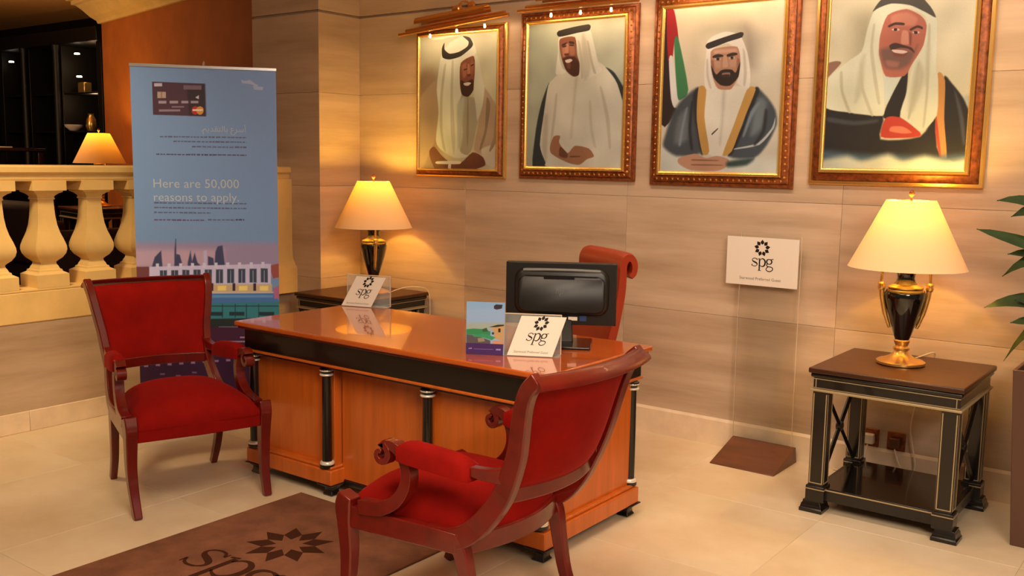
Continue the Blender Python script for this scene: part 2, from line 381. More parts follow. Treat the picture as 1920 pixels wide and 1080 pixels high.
# outlines of the painted pictures: (colour, softness, outline)
ART={'portrait1':((188,174,140),(192,170,128),[((150,118,88),100,[-93,321,257,288,265,1101,-89,1107]),((168,134,102),15,[-16,513,109,385,257,331,247,518,261,634,200,808,151,867,38,1015,-26,1001]),((172,138,106),12,[816,389,966,503,1046,587,1105,726,1112,1003,1021,983,884,963,837,893,720,851,774,654]),((206,180,146),12,[813,851,1017,809,1086,864,1021,976,884,963]),((158,142,116),10,[501,466,643,462,806,500,741,724,696,851,626,894,530,837]),((208,196,168),8,[292,147,400,59,566,18,683,45,730,109,731,164,545,220,535,353,560,439,526,523,576,723,543,866,650,901,483,916,288,852,225,779,260,576,234,402,257,260]),((198,184,154),10,[719,150,778,208,815,334,846,404,825,528,763,640,737,527,713,442,711,330]),((176,166,142),20,[502,523,596,468,575,637,566,809,518,837]),((182,168,138),6,[325,233,354,220,313,462,316,721,361,866,317,837,276,663,283,432]),((186,172,142),8,[426,209,454,203,448,465,481,751,464,895,423,722,415,464]),((140,122,96),6,[632,483,648,483,657,723,640,837,624,723]),((136,106,78),6,[874,474,921,530,879,725,813,851,794,837,856,697]),((150,116,86),6,[986,587,1018,642,984,809,928,865,916,851,967,753]),((122,62,40),4,[545,213,696,166,722,206,722,303,701,414,643,462,560,439,535,353]),((58,26,16),4,[542,340,606,355,699,337,708,414,643,462,560,442]),((60,28,18),3,[581,242,639,228,644,239,588,257]),((60,28,18),3,[667,210,713,194,718,208,672,225]),((152,88,60),12,[559,235,616,216,622,300,575,326]),((140,78,52),10,[662,217,708,198,705,288,669,315]),((166,100,70),5,[630,230,653,225,668,296,631,303]),((90,40,26),4,[622,300,673,296,669,312,631,314]),((40,18,12),3,[583,262,626,255,626,262,588,269]),((40,18,12),3,[672,234,709,226,709,233,677,242]),((214,186,164),3,[583,362,641,356,679,364,642,382,595,378]),((26,18,16),3,[299,97,332,56,333,106,401,140,520,131,625,97,641,61,566,18,655,33,697,80,672,109,544,164,401,182,309,164]),((105,50,32),6,[138,867,201,830,300,896,411,946,556,952,708,872,837,907,866,966,746,1000,700,1051,290,1057,164,940]),((226,205,178),3,[244,943,536,938,537,961,244,963]),((226,205,178),3,[392,968,431,967,412,1055,388,1055])]),'portrait2':((176,168,136),(170,160,126),[((182,170,138),100,[633,-85,1016,-61,1035,369,760,287]),((38,46,44),8,[236,413,160,546,105,726,72,1000,225,999,179,830,192,598]),((36,44,44),8,[816,325,909,365,1033,513,1040,683,980,536,893,401]),((208,188,156),6,[353,347,285,383,227,432,192,598,149,843,213,960,265,998,1054,988,1030,658,939,438,835,338,741,286,534,291]),((190,168,134),20,[509,389,538,390,515,552,494,779,475,779,496,552]),((184,162,130),20,[194,649,234,650,224,960,170,856]),((214,196,166),6,[335,95,497,48,643,62,689,149,741,286,780,348,596,404,546,359,553,291,499,116,351,115,335,221,371,310,421,343,343,359,304,345,325,208]),((192,172,142),20,[566,107,603,109,666,283,651,381,595,392]),((188,168,138),6,[529,142,548,143,587,268,595,379,572,391,557,279]),((186,166,136),6,[624,146,643,153,689,284,725,359,699,358,658,271]),((186,166,134),10,[309,498,328,498,314,651,280,830,260,830,286,650]),((186,166,134),10,[766,458,793,471,867,657,893,854,871,854,830,656]),((192,172,140),12,[658,555,681,555,703,730,745,854,719,854,676,729]),((128,70,48),4,[345,115,499,110,524,228,553,291,547,366,490,374,410,324,369,260,343,183]),((70,32,22),8,[375,250,427,237,502,242,549,285,548,363,490,374,417,334]),((104,54,38),6,[419,287,461,286,459,323,428,317]),((52,24,18),3,[366,153,414,143,418,153,370,167]),((52,24,18),3,[443,135,491,143,491,158,443,150]),((166,102,74),12,[365,174,403,169,405,236,378,237]),((158,94,66),12,[442,163,495,165,505,228,456,233]),((178,112,82),5,[407,154,434,155,436,215,397,218]),((84,40,28),4,[393,218,436,217,436,230,401,231]),((44,22,18),3,[372,167,411,163,411,170,376,175]),((44,22,18),3,[445,158,488,162,488,170,447,166]),((208,176,150),2,[403,263,456,255,480,266,448,281,415,280]),((26,20,18),3,[328,60,634,32,645,72,527,83,335,101]),((158,100,66),5,[260,856,298,785,367,781,359,830,450,900,526,849,670,867,725,920,654,940,579,979,482,972,363,939,272,901]),((108,60,38),4,[370,855,450,904,441,934,362,920]),((112,64,40),3,[480,919,577,918,577,926,480,929])]),'portrait3':((222,188,146),(196,176,150),[((186,168,142),200,[675,196,797,244,926,438,783,498,726,305]),((172,154,122),200,[347,104,639,109,673,175,335,180]),((146,122,100),100,[686,144,749,189,768,370,728,337]),((40,26,24),6,[-31,6,19,9,51,312,84,549,134,617,5,707]),((158,22,26),5,[16,9,82,13,130,187,95,207,81,302,43,311]),((222,200,178),6,[51,306,83,291,115,415,151,572,117,606,84,549]),((58,112,64),6,[92,204,130,187,233,496,171,556,137,527]),((206,192,166),50,[12,833,198,900,314,933,1016,905,1023,1012,22,1029]),((66,68,68),20,[329,489,187,551,102,639,42,775,29,844,149,901,360,882,322,731]),((36,34,36),15,[329,489,275,530,300,687,359,877,383,877,329,687]),((62,66,68),15,[787,503,890,554,961,629,977,714,909,831,810,907,597,898,693,733]),((32,32,34),10,[787,503,829,520,750,680,641,875,596,887,707,712]),((104,106,104),30,[817,563,892,585,858,734,772,777]),((100,98,94),30,[153,663,232,619,242,798,128,821]),((170,164,150),4,[964,671,958,735,850,831,656,859,655,851,834,820,939,735]),((218,196,166),6,[393,494,739,497,682,668,565,887,423,882,379,665]),((190,170,142),20,[527,514,552,514,544,667,530,821,517,821,528,667]),((188,132,62),5,[321,487,388,494,382,665,435,871,376,882,316,676]),((192,136,64),5,[736,497,799,509,709,690,626,870,550,892,634,711,682,603]),((224,200,174),5,[381,215,430,184,536,163,652,190,718,294,748,412,742,502,646,468,659,420,659,302,556,233,434,261,427,402,467,496,382,494,364,400,376,280]),((196,172,142),6,[679,271,699,293,721,411,711,486,695,477,696,399]),((198,174,146),6,[378,324,394,324,406,423,435,490,416,491,387,423]),((120,124,124),12,[216,618,234,607,205,731,186,832,165,832,185,719]),((36,36,38),12,[262,574,281,575,271,731,294,855,271,855,248,731]),((118,122,124),12,[763,637,819,584,834,595,780,669,726,777,711,773]),((38,38,40),12,[881,628,902,639,889,756,820,831,805,825,865,745]),((176,118,86),4,[413,276,496,254,633,256,662,334,652,430,617,483,588,504,487,496,435,413]),((148,92,64),6,[419,325,446,337,450,392,429,391]),((148,92,64),6,[637,323,659,334,656,377,638,387]),((38,24,20),4,[421,358,466,412,504,391,542,384,596,388,630,406,663,345,653,430,589,480,509,476,447,430]),((150,98,76),4,[517,405,582,404,577,428,529,429]),((52,30,24),3,[521,416,579,415,568,434,531,435]),((44,26,22),3,[433,302,475,290,517,299,514,309,437,313]),((44,26,22),3,[552,298,597,287,632,292,633,303,558,311]),((206,168,140),3,[447,322,475,314,503,323,475,331]),((30,20,18),2,[465,314,487,315,488,330,466,329]),((206,168,140),3,[567,321,591,312,619,319,595,327]),((30,20,18),2,[582,312,603,312,604,328,585,327]),((190,134,102),14,[446,333,501,335,503,374,459,372]),((190,134,102),14,[574,331,626,329,622,371,580,372]),((200,146,114),14,[450,268,619,266,620,285,454,290]),((196,142,108),5,[524,307,548,308,564,368,518,370]),((40,32,30),3,[383,224,658,172,669,202,555,223,393,259]),((188,130,96),6,[174,914,312,886,409,912,503,898,598,917,606,953,509,989,285,988,171,948]),((140,88,60),4,[297,920,505,923,505,929,298,929]),((140,88,60),4,[299,950,538,951,538,957,299,958]),((46,62,54),20,[599,931,810,907,753,951,601,964]),((70,60,50),2,[451,763,500,732,500,739,455,772])]),'portrait4':((204,182,146),(196,174,138),[((168,150,116),100,[150,219,333,191,326,413,196,446]),((166,158,140),20,[959,639,1054,650,1073,845,1033,792]),((30,27,27),8,[818,547,881,575,960,648,1016,738,1044,810,1051,926,879,936]),((30,26,26),6,[578,495,555,734,426,732,492,594]),((30,27,28),10,[-25,670,149,682,219,711,425,723,417,845,691,831,786,727,807,882,837,936,581,943,279,941,-5,913]),((188,122,62),5,[777,523,831,556,843,745,874,909,836,932,791,809]),((168,60,44),3,[785,736,793,736,840,927,827,927,789,809]),((192,186,164),6,[412,522,527,523,486,603,437,667]),((206,192,160),6,[320,190,459,157,611,178,738,242,757,339,765,500,784,546,792,727,682,806,543,733,586,587,612,450,686,318,669,236,550,192,438,211,370,313,366,414,408,527,429,658,419,725,219,709,-11,675,-1,535,142,444,245,391,275,281]),((180,166,136),20,[618,514,649,452,694,534,634,698,597,697]),((186,172,142),20,[237,447,273,411,263,598,214,654]),((186,172,142),20,[692,381,718,391,719,535,698,571]),((184,168,136),6,[313,264,329,265,323,375,362,526,400,657,379,657,336,525,304,393]),((180,164,132),8,[93,499,113,495,128,595,191,701,167,699,107,595]),((184,168,136),8,[238,466,251,462,275,580,353,717,331,714,257,589]),((178,162,130),6,[639,478,651,470,649,588,613,734,597,730,627,587]),((184,168,136),6,[695,282,711,292,716,427,726,608,716,772,702,781,708,607,698,444]),((58,56,58),12,[29,728,222,749,381,741,383,758,224,772,31,752]),((64,62,64),12,[896,611,917,630,968,738,993,863,974,863,940,737]),((170,90,70),4,[413,218,538,195,641,233,683,282,670,380,603,468,556,526,427,525,381,442,367,396,370,313]),((190,112,88),12,[439,224,540,211,617,243,596,278,456,271]),((112,74,62),22,[377,391,428,381,531,391,605,406,630,375,588,463,521,493,424,483,388,433]),((150,92,76),14,[420,444,511,456,501,481,436,474]),((60,32,28),5,[437,371,477,359,548,375,593,388,615,414,569,392,511,385,454,394]),((222,178,158),3,[457,392,531,397,567,407,533,415,475,407]),((120,56,48),4,[462,408,533,418,570,412,541,431,483,426]),((62,34,28),4,[420,271,468,257,529,263,530,274,469,270,429,280]),((62,34,28),4,[572,294,621,279,656,289,657,300,622,291,579,304]),((214,170,150),3,[445,292,473,284,504,295,477,301]),((48,28,26),2,[463,286,483,287,484,299,464,299]),((214,170,150),3,[589,313,613,305,641,314,617,322]),((48,28,26),2,[601,307,623,308,625,321,605,320]),((200,124,98),6,[522,301,561,308,576,367,518,365]),((120,62,50),8,[569,312,587,322,587,377,574,367]),((62,56,50),4,[305,195,355,142,454,107,607,125,701,193,741,247,664,215,561,177,434,162,345,179]),((176,54,38),5,[446,734,549,735,685,808,684,831,571,838,418,831]),((214,110,80),6,[489,780,566,780,632,810,569,815,478,803]),((132,90,70),6,[-35,457,53,436,99,447,18,511,-14,539,-29,534]),((64,82,92),35,[-13,903,277,921,579,924,830,927,1056,908,1061,953,-8,962]),((200,188,156),35,[-8,962,183,932,294,960,476,920,582,957,731,928,881,954,1071,935,1081,1042,-1,1060])]),'banner_print':((126,158,190),(104,128,150),[((150,132,150),30,[-15,496,1012,498,1008,600,-23,595]),((184,150,156),30,[-17,516,610,517,608,567,-21,565]),((58,62,88),5,[102,570,127,538,172,519,179,570]),((58,62,88),5,[261,563,278,529,300,532,320,566]),((58,62,88),5,[264,520,273,486,277,486,275,566,261,566]),((58,62,88),5,[354,554,375,520,384,551,404,526,421,554,450,566,353,566]),((58,62,88),5,[540,567,550,523,566,508,600,505,615,567]),((58,62,88),5,[495,567,497,536,534,542,540,567]),((186,172,190),4,[468,520,490,520,487,567,465,566]),((112,58,56),5,[-21,565,88,565,84,619,-25,618]),((150,70,60),5,[932,565,1006,559,1004,600,958,603]),((198,184,198),4,[88,565,944,560,941,631,83,634]),((52,66,78),4,[160,576,208,576,205,616,158,616]),((190,178,190),2,[182,576,186,576,183,616,180,616]),((52,66,78),4,[238,576,286,576,283,616,235,616]),((190,178,190),2,[260,576,263,576,261,617,257,616]),((52,66,78),4,[315,575,364,576,361,616,313,616]),((190,178,190),2,[338,577,341,577,339,617,335,617]),((52,66,78),4,[393,575,442,575,439,616,391,615]),((190,178,190),2,[416,577,419,577,417,617,413,617]),((52,66,78),4,[472,575,521,575,518,615,469,615]),((190,178,190),2,[494,577,498,577,496,618,492,618]),((52,66,78),4,[551,575,600,575,598,615,548,615]),((190,178,190),2,[573,578,577,578,575,618,571,618]),((52,66,78),4,[630,574,679,574,677,615,628,615]),((190,178,190),2,[653,578,656,578,654,619,650,619]),((52,66,78),4,[710,574,759,574,757,615,708,615]),((190,178,190),2,[732,578,736,578,734,619,730,619]),((52,66,78),4,[790,574,840,574,838,615,788,614]),((190,178,190),2,[812,579,816,579,815,620,811,620]),((52,66,78),4,[870,573,920,574,919,615,869,614]),((190,178,190),2,[893,579,897,579,895,620,891,620]),((206,194,206),3,[133,556,155,556,154,568,132,568]),((206,194,206),3,[213,556,235,556,235,569,212,569]),((206,194,206),3,[294,556,317,556,316,569,294,569]),((206,194,206),3,[376,555,398,556,398,569,375,569]),((206,194,206),3,[458,555,481,555,480,570,457,569]),((206,194,206),3,[541,555,563,555,562,570,540,570]),((206,194,206),3,[623,555,646,555,645,570,623,570]),((206,194,206),3,[707,555,730,555,729,571,706,571]),((206,194,206),3,[791,555,814,555,813,571,790,571]),((206,194,206),3,[875,554,898,554,897,571,874,571]),((196,168,120),5,[84,616,949,620,948,644,82,639]),((60,30,50),3,[511,615,530,615,528,637,510,637]),((60,30,50),3,[666,616,685,616,684,638,665,638]),((60,30,50),3,[815,617,834,617,833,639,814,639]),((240,206,110),5,[559,623,620,623,619,637,559,637]),((240,206,110),5,[711,624,772,624,771,638,710,638]),((240,206,110),5,[860,625,922,625,922,639,860,639]),((200,180,160),4,[83,637,968,643,968,649,82,643]),((66,108,150),6,[-6,644,968,647,1002,673,1001,683,-8,678]),((92,140,170),5,[467,649,956,652,956,660,467,657]),((44,118,116),6,[-8,675,1002,673,1000,727,-12,724]),((24,70,76),2,[587,676,594,676,592,717,584,717]),((24,70,76),2,[758,678,766,678,764,719,756,719]),((24,70,76),2,[847,678,854,678,852,720,845,720]),((24,70,76),2,[678,677,686,677,683,718,676,718]),((24,60,70),2,[466,680,994,684,993,687,465,683]),((16,44,52),4,[487,699,593,700,592,711,486,710]),((16,44,52),4,[639,700,746,701,745,712,638,711]),((16,44,52),4,[853,702,962,703,961,714,853,713]),((170,96,120),5,[957,632,1004,624,1002,664,963,663]),((22,34,34),6,[-12,718,1008,721,1007,756,-14,746]),((58,14,44),8,[-13,740,1023,747,1012,1052,-37,1031]),((48,14,52),25,[-18,796,1020,808,1012,1052,-37,1031]),((96,86,92),2,[560,742,774,744,774,748,560,745]),((150,120,140),2,[711,774,773,775,773,779,711,779]),((140,110,130),2,[626,786,772,787,772,792,626,790]),((150,112,140),4,[29,849,59,850,58,856,29,856]),((150,112,140),4,[111,848,141,848,140,855,110,854]),((150,112,140),4,[193,847,222,847,222,854,192,853]),((150,112,140),4,[275,846,305,846,304,852,275,852]),((150,112,140),4,[358,844,388,845,387,851,357,851]),((150,112,140),4,[441,843,471,843,471,850,440,849]),((150,112,140),4,[524,842,555,842,554,848,524,848]),((150,112,140),4,[608,840,639,841,639,847,608,847]),((150,112,140),4,[693,839,724,839,723,846,692,845]),((120,84,120),4,[139,876,172,876,172,881,138,881]),((120,84,120),4,[250,882,284,883,283,888,250,887]),((120,84,120),4,[363,874,397,875,397,880,363,879]),((74,42,58),2,[146,46,503,47,505,138,146,137]),((44,26,36),12,[379,53,503,49,505,135,392,136]),((190,160,130),2,[179,73,237,73,236,90,178,91]),((150,120,100),1,[204,73,212,73,210,91,203,91]),((120,96,104),2,[357,53,481,52,480,64,356,65]),((200,185,190),2,[159,50,213,49,213,58,159,59]),((170,150,150),1,[185,98,457,95,456,102,184,106]),((74,42,58),2,[239,96,260,96,260,106,238,106]),((74,42,58),2,[318,95,340,95,339,105,318,106]),((74,42,58),2,[387,94,405,94,405,105,387,105]),((150,128,132),1,[186,122,331,120,331,126,186,128]),((140,118,124),1,[274,112,357,111,357,115,273,116]),((210,200,205),1,[435,86,461,79,460,91]),((186,40,26),1,[459,122,456,126,451,130,442,133,432,134,422,133,414,131,409,127,407,122,410,118,415,114,424,111,434,110,443,111,452,113,457,117]),((222,150,50),1,[492,121,489,126,484,130,475,133,465,134,455,133,447,130,442,126,440,122,442,117,448,113,457,111,467,110,476,111,485,113,490,117]),((240,220,190),1,[415,119,484,118,484,123,415,124]),((176,186,206),3,[755,33,785,36,815,32,844,40,874,47,866,51,821,44,762,42]),((170,182,202),3,[836,49,911,51,903,60,843,59]),((84,86,110),1,[188,196,211,196,211,199,188,199]),((84,86,110),1,[218,196,236,195,235,199,218,199]),((84,86,110),1,[242,195,272,195,272,199,242,199]),((84,86,110),1,[281,195,294,195,294,199,281,199]),((84,86,110),1,[299,195,311,195,311,198,299,199]),((84,86,110),1,[317,195,329,195,329,198,317,198]),((84,86,110),1,[335,195,360,195,360,198,335,198]),((84,86,110),1,[365,195,391,195,391,198,365,198]),((84,86,110),1,[398,195,410,195,409,198,398,198]),((84,86,110),1,[416,195,433,195,433,198,416,198]),((84,86,110),1,[439,195,456,195,456,198,439,198]),((84,86,110),1,[464,195,485,195,484,198,464,198]),((84,86,110),1,[489,195,512,194,512,198,489,198]),((84,86,110),1,[520,194,538,194,538,198,520,198]),((84,86,110),1,[543,194,563,194,562,198,543,198]),((84,86,110),1,[572,194,604,194,604,197,571,198]),((84,86,110),1,[612,194,643,194,643,197,612,197]),((84,86,110),1,[652,194,671,194,671,197,651,197]),((84,86,110),1,[675,194,701,194,701,197,675,197]),((84,86,110),1,[708,194,727,194,727,197,708,197]),((84,86,110),1,[732,194,753,194,753,197,732,197]),((84,86,110),1,[759,194,777,194,776,197,759,197]),((84,86,110),1,[782,194,785,194,784,197,782,197]),((84,86,110),1,[278,208,302,208,301,211,278,212]),((84,86,110),1,[307,208,324,208,324,211,307,211]),((84,86,110),1,[330,208,345,208,345,211,330,211]),((84,86,110),1,[350,208,372,208,372,211,350,211]),((84,86,110),1,[376,208,398,208,398,211,376,211]),((84,86,110),1,[404,208,430,208,430,211,403,211]),((84,86,110),1,[438,208,464,208,464,211,438,211]),((84,86,110),1,[472,208,491,208,491,211,472,211]),((84,86,110),1,[498,208,517,208,517,211,498,211]),((84,86,110),1,[524,208,542,207,542,211,524,211]),((84,86,110),1,[548,207,561,207,561,211,548,211]),((84,86,110),1,[566,207,599,207,598,211,566,211]),((84,86,110),1,[604,207,630,207,630,211,603,211]),((84,86,110),1,[638,207,665,207,665,210,637,211]),((84,86,110),1,[671,207,696,207,696,210,671,210]),((84,86,110),1,[700,207,713,207,713,210,700,210]),((84,86,110),1,[718,207,732,207,732,210,717,210]),((84,86,110),1,[737,207,751,207,751,210,736,210]),((84,86,110),1,[758,207,773,207,773,210,757,210]),((84,86,110),1,[782,207,784,207,784,210,782,210]),((84,86,110),1,[405,222,431,222,431,225,404,226]),((84,86,110),1,[436,222,468,222,468,225,436,225]),((84,86,110),1,[476,222,503,222,503,225,476,225]),((84,86,110),1,[510,222,539,222,539,225,509,225]),((84,86,110),1,[547,222,573,222,573,225,547,225]),((84,86,110),1,[582,222,607,222,607,225,582,225]),((84,86,110),1,[613,222,636,222,636,225,613,225]),((84,86,110),1,[641,222,657,222,656,225,641,225]),((84,86,110),1,[664,222,693,222,693,225,664,225]),((84,86,110),1,[702,221,733,221,733,225,702,225]),((84,86,110),1,[740,221,753,221,753,225,739,225]),((84,86,110),1,[759,221,783,221,783,225,759,225]),((70,60,90),1,[159,245,181,245,180,248,159,248]),((70,60,90),1,[187,245,202,245,202,248,187,248]),((70,60,90),1,[207,245,219,245,219,248,207,248]),((70,60,90),1,[228,245,253,245,253,248,228,248]),((70,60,90),1,[257,245,277,245,277,248,257,248]),((70,60,90),1,[281,245,297,245,296,248,281,248]),((70,60,90),1,[304,245,329,245,329,248,304,248]),((70,60,90),1,[336,245,353,245,352,248,335,248]),((70,60,90),1,[360,245,392,244,392,248,360,248]),((70,60,90),1,[398,244,410,244,410,248,398,248]),((70,60,90),1,[414,244,427,244,427,248,414,248]),((70,60,90),1,[436,244,459,244,459,248,436,248]),((70,60,90),1,[468,244,482,244,482,248,467,248]),((70,60,90),1,[488,244,514,244,514,248,487,248]),((70,60,90),1,[523,244,541,244,541,248,522,248]),((70,60,90),1,[545,244,576,244,576,247,545,248]),((70,60,90),1,[581,244,609,244,609,247,581,247]),((70,60,90),1,[613,244,640,244,640,247,613,247]),((70,60,90),1,[648,244,676,244,676,247,648,247]),((70,60,90),1,[682,244,709,244,709,247,682,247]),((70,60,90),1,[714,244,732,244,732,247,714,247]),((70,60,90),1,[738,244,769,244,769,247,738,247]),((70,60,90),1,[774,244,782,244,782,247,774,247]),((84,86,110),1,[135,381,167,381,167,385,134,385]),((84,86,110),1,[172,381,188,381,188,385,172,385]),((84,86,110),1,[193,381,222,382,222,385,193,385]),((84,86,110),1,[231,382,257,382,257,385,230,385]),((84,86,110),1,[263,382,281,382,280,385,263,385]),((84,86,110),1,[289,382,319,382,319,385,289,385]),((84,86,110),1,[323,382,339,382,339,385,323,385]),((84,86,110),1,[347,382,377,382,377,385,347,385]),((84,86,110),1,[383,382,400,382,400,385,382,385]),((84,86,110),1,[406,382,429,382,429,385,406,385]),((84,86,110),1,[433,382,463,382,463,386,433,385]),((84,86,110),1,[470,382,498,382,498,386,469,386]),((84,86,110),1,[503,382,536,382,535,386,503,386]),((84,86,110),1,[544,382,562,382,562,386,543,386]),((84,86,110),1,[572,382,598,383,598,386,571,386]),((84,86,110),1,[607,383,619,383,619,386,607,386]),((84,86,110),1,[623,383,651,383,651,386,623,386]),((84,86,110),1,[657,383,680,383,679,386,656,386]),((84,86,110),1,[684,383,718,383,717,386,684,386]),((84,86,110),1,[724,383,754,383,754,386,724,386]),((84,86,110),1,[759,383,776,383,776,386,758,386]),((84,86,110),1,[134,395,164,395,164,398,133,398]),((84,86,110),1,[170,395,182,395,182,398,170,398]),((84,86,110),1,[186,395,209,395,209,398,186,398]),((84,86,110),1,[213,395,228,395,228,398,213,398]),((84,86,110),1,[234,395,256,395,256,399,234,399]),((84,86,110),1,[263,395,288,395,287,399,263,399]),((84,86,110),1,[293,395,318,395,318,399,293,399]),((84,86,110),1,[323,395,340,396,339,399,322,399]),((84,86,110),1,[348,396,362,396,362,399,347,399]),((84,86,110),1,[367,396,384,396,383,399,367,399]),((84,86,110),1,[390,396,401,396,401,399,390,399]),((84,86,110),1,[405,396,426,396,426,399,405,399]),((84,86,110),1,[431,396,457,396,457,399,431,399]),((84,86,110),1,[465,396,489,396,489,399,465,399]),((84,86,110),1,[497,396,517,396,516,399,497,399]),((84,86,110),1,[521,396,542,396,541,400,520,399]),((84,86,110),1,[547,396,572,396,572,400,547,400]),((84,86,110),1,[576,396,593,396,593,400,576,400]),((84,86,110),1,[601,396,618,396,618,400,601,400]),((84,86,110),1,[624,396,657,397,657,400,624,400]),((84,86,110),1,[662,397,677,397,676,400,662,400]),((84,86,110),1,[684,397,708,397,708,400,684,400]),((84,86,110),1,[716,397,728,397,728,400,716,400]),((84,86,110),1,[734,397,746,397,745,400,734,400]),((84,86,110),1,[751,397,775,397,775,400,751,400]),((84,86,110),1,[133,408,150,408,150,412,132,412]),((84,86,110),1,[159,409,191,409,191,412,159,412]),((84,86,110),1,[197,409,225,409,224,412,197,412]),((84,86,110),1,[232,409,253,409,253,412,231,412]),((84,86,110),1,[261,409,276,409,276,412,261,412]),((84,86,110),1,[284,409,296,409,296,412,284,412]),((84,86,110),1,[305,409,331,409,330,413,304,412]),((84,86,110),1,[337,409,363,409,362,413,336,413]),((84,86,110),1,[369,409,397,409,397,413,369,413]),((84,86,110),1,[402,409,424,410,424,413,401,413]),((84,86,110),1,[432,410,464,410,464,413,432,413]),((84,86,110),1,[469,410,486,410,486,413,469,413]),((84,86,110),1,[495,410,514,410,513,413,494,413]),((84,86,110),1,[518,410,523,410,522,413,517,413]),((96,54,90),1,[131,430,158,430,158,433,131,433]),((96,54,90),1,[164,430,186,430,186,433,164,433]),((96,54,90),1,[192,430,209,430,209,433,192,433]),((96,54,90),1,[218,430,244,430,243,433,218,433]),((96,54,90),1,[252,430,282,430,282,434,251,433]),((96,54,90),1,[287,430,319,430,319,434,287,434]),((96,54,90),1,[327,430,349,431,349,434,327,434]),((96,54,90),1,[356,431,370,431,370,434,356,434]),((96,54,90),1,[378,431,393,431,393,434,378,434]),((96,54,90),1,[399,431,413,431,413,434,399,434]),((96,54,90),1,[417,431,442,431,442,434,417,434]),((96,54,90),1,[449,431,475,431,475,434,448,434]),((96,54,90),1,[483,431,484,431,484,435,483,435]),((84,86,110),1,[503,429,528,429,528,433,503,433]),((84,86,110),1,[535,430,561,430,561,433,535,433]),((84,86,110),1,[568,430,591,430,591,433,568,433]),((84,86,110),1,[600,430,622,430,621,433,600,433]),((84,86,110),1,[628,430,655,430,655,433,628,433]),((84,86,110),1,[659,430,681,430,680,434,659,433]),((84,86,110),1,[685,430,690,430,690,434,685,434]),((60,50,80),1,[698,429,714,429,714,433,698,433]),((60,50,80),1,[719,429,742,429,742,433,719,433]),((60,50,80),1,[749,429,758,430,758,433,749,433]),((130,140,160),1,[133,452,163,452,163,456,133,456]),((130,140,160),1,[169,453,197,453,196,456,169,456]),((130,140,160),1,[203,453,228,453,228,456,203,456]),((130,140,160),1,[233,453,265,453,264,456,233,456]),((130,140,160),1,[273,453,287,453,287,456,272,456]),((130,140,160),1,[293,453,326,453,326,457,293,457]),((130,140,160),1,[330,453,348,453,348,457,330,457]),((130,140,160),1,[356,453,368,454,368,457,356,457]),((130,140,160),1,[376,454,400,454,399,457,376,457]),((130,140,160),1,[407,454,431,454,431,457,407,457]),((130,140,160),1,[440,454,459,454,458,457,440,457]),((130,140,160),1,[466,454,478,454,478,457,465,457]),((130,140,160),1,[485,454,505,454,505,458,484,458]),((130,140,160),1,[514,454,546,454,546,458,514,458])]),'leaflet_print':((138,178,206),(150,182,208),[((150,180,206),60,[1,143,1052,116,1058,400,5,429]),((160,176,160),40,[5,400,1057,371,1060,514,6,543]),((54,52,56),8,[712,68,760,39,934,41,916,112,781,137,712,118]),((56,140,84),12,[6,529,202,509,456,516,633,554,634,626,8,629]),((60,92,60),10,[417,517,534,486,574,556,438,567]),((196,160,104),8,[650,454,981,430,987,730,674,667,751,608]),((54,50,30),6,[592,473,825,421,980,416,981,439,787,467]),((60,40,20),5,[836,491,895,490,896,561,838,563]),((80,60,30),5,[672,567,730,566,731,609,673,610]),((92,84,84),14,[8,629,263,636,636,726,637,797,10,816]),((60,150,100),10,[165,639,477,594,771,665,675,718,459,674,204,667]),((206,150,110),12,[714,724,987,730,988,801,676,796]),((150,140,110),8,[303,693,459,674,499,744,323,764]),((72,44,96),6,[0,788,978,787,973,1003,3,1018]),((150,130,170),3,[70,883,158,872,159,898,70,903]),((150,140,190),3,[785,879,912,878,912,907,786,908]),((118,96,150),4,[208,889,717,888,717,900,208,901])])}

# ------------------------------------------------------------------ the room
YW = 4.938
fl = struct(MB().box(-5.6, 2.6, -2.5, 5.1, -.1, -.004).build('floor', M_GROUT))
tile = MB().loft([[(-.3996, -.3996, -.012), (.3996, -.3996, -.012), (.3996, .3996, -.012), (-.3996, .3996, -.012)],
                  [(-.3996, -.3996, -.001), (.3996, -.3996, -.001), (.3996, .3996, -.001), (-.3996, .3996, -.001)],
                  [(-.398, -.398, 0), (.398, -.398, 0), (.398, .398, 0), (-.398, .398, 0)]]).mesh('floor_tile')
for i in range(9):
    for j in range(7):
        link('floor_tile', tile, M_FLOOR, fl).location = (-5.0+.8*i, -.262+.8*j, 0)

def panel_mesh(w, h, name='wall_panel'):
    g = .0006; c = .0015; t = .02
    r = lambda e, y: [(g+e, y, g+e), (w-g-e, y, g+e), (w-g-e, y, h-g-e), (g+e, y, h-g-e)]
    return MB().loft([r(0, 0), r(0, -t+c), r(c, -t)]).mesh(name)
wb = struct(MB().box(-5.2, 2.6, YW+.02, YW+.3, 0, 3.2).build('wall_back', M_WALLJ))
ROWS = [(.15, .728), (.728, 1.36), (1.36, 1.99), (1.99, 2.515), (2.53, 3.2)]
XS = [-5.09, -4.10, -2.887, -1.643, -.41, .82, 2.05]
for z0, z1 in ROWS:
    pmesh = {}
    for a, b in zip(XS[:-1], XS[1:]):
        k = round(b-a, 3)
        if k not in pmesh: pmesh[k] = panel_mesh(b-a, z1-z0)
        link('wall_panel', pmesh[k], M_WALL, wb).location = (a, YW+.02, z0)
sk = struct(MB().box(-5.07, 2.6, YW-.0, YW+.03, 0, .02).build('baseboard_back', M_SKIRT))
skm = {}
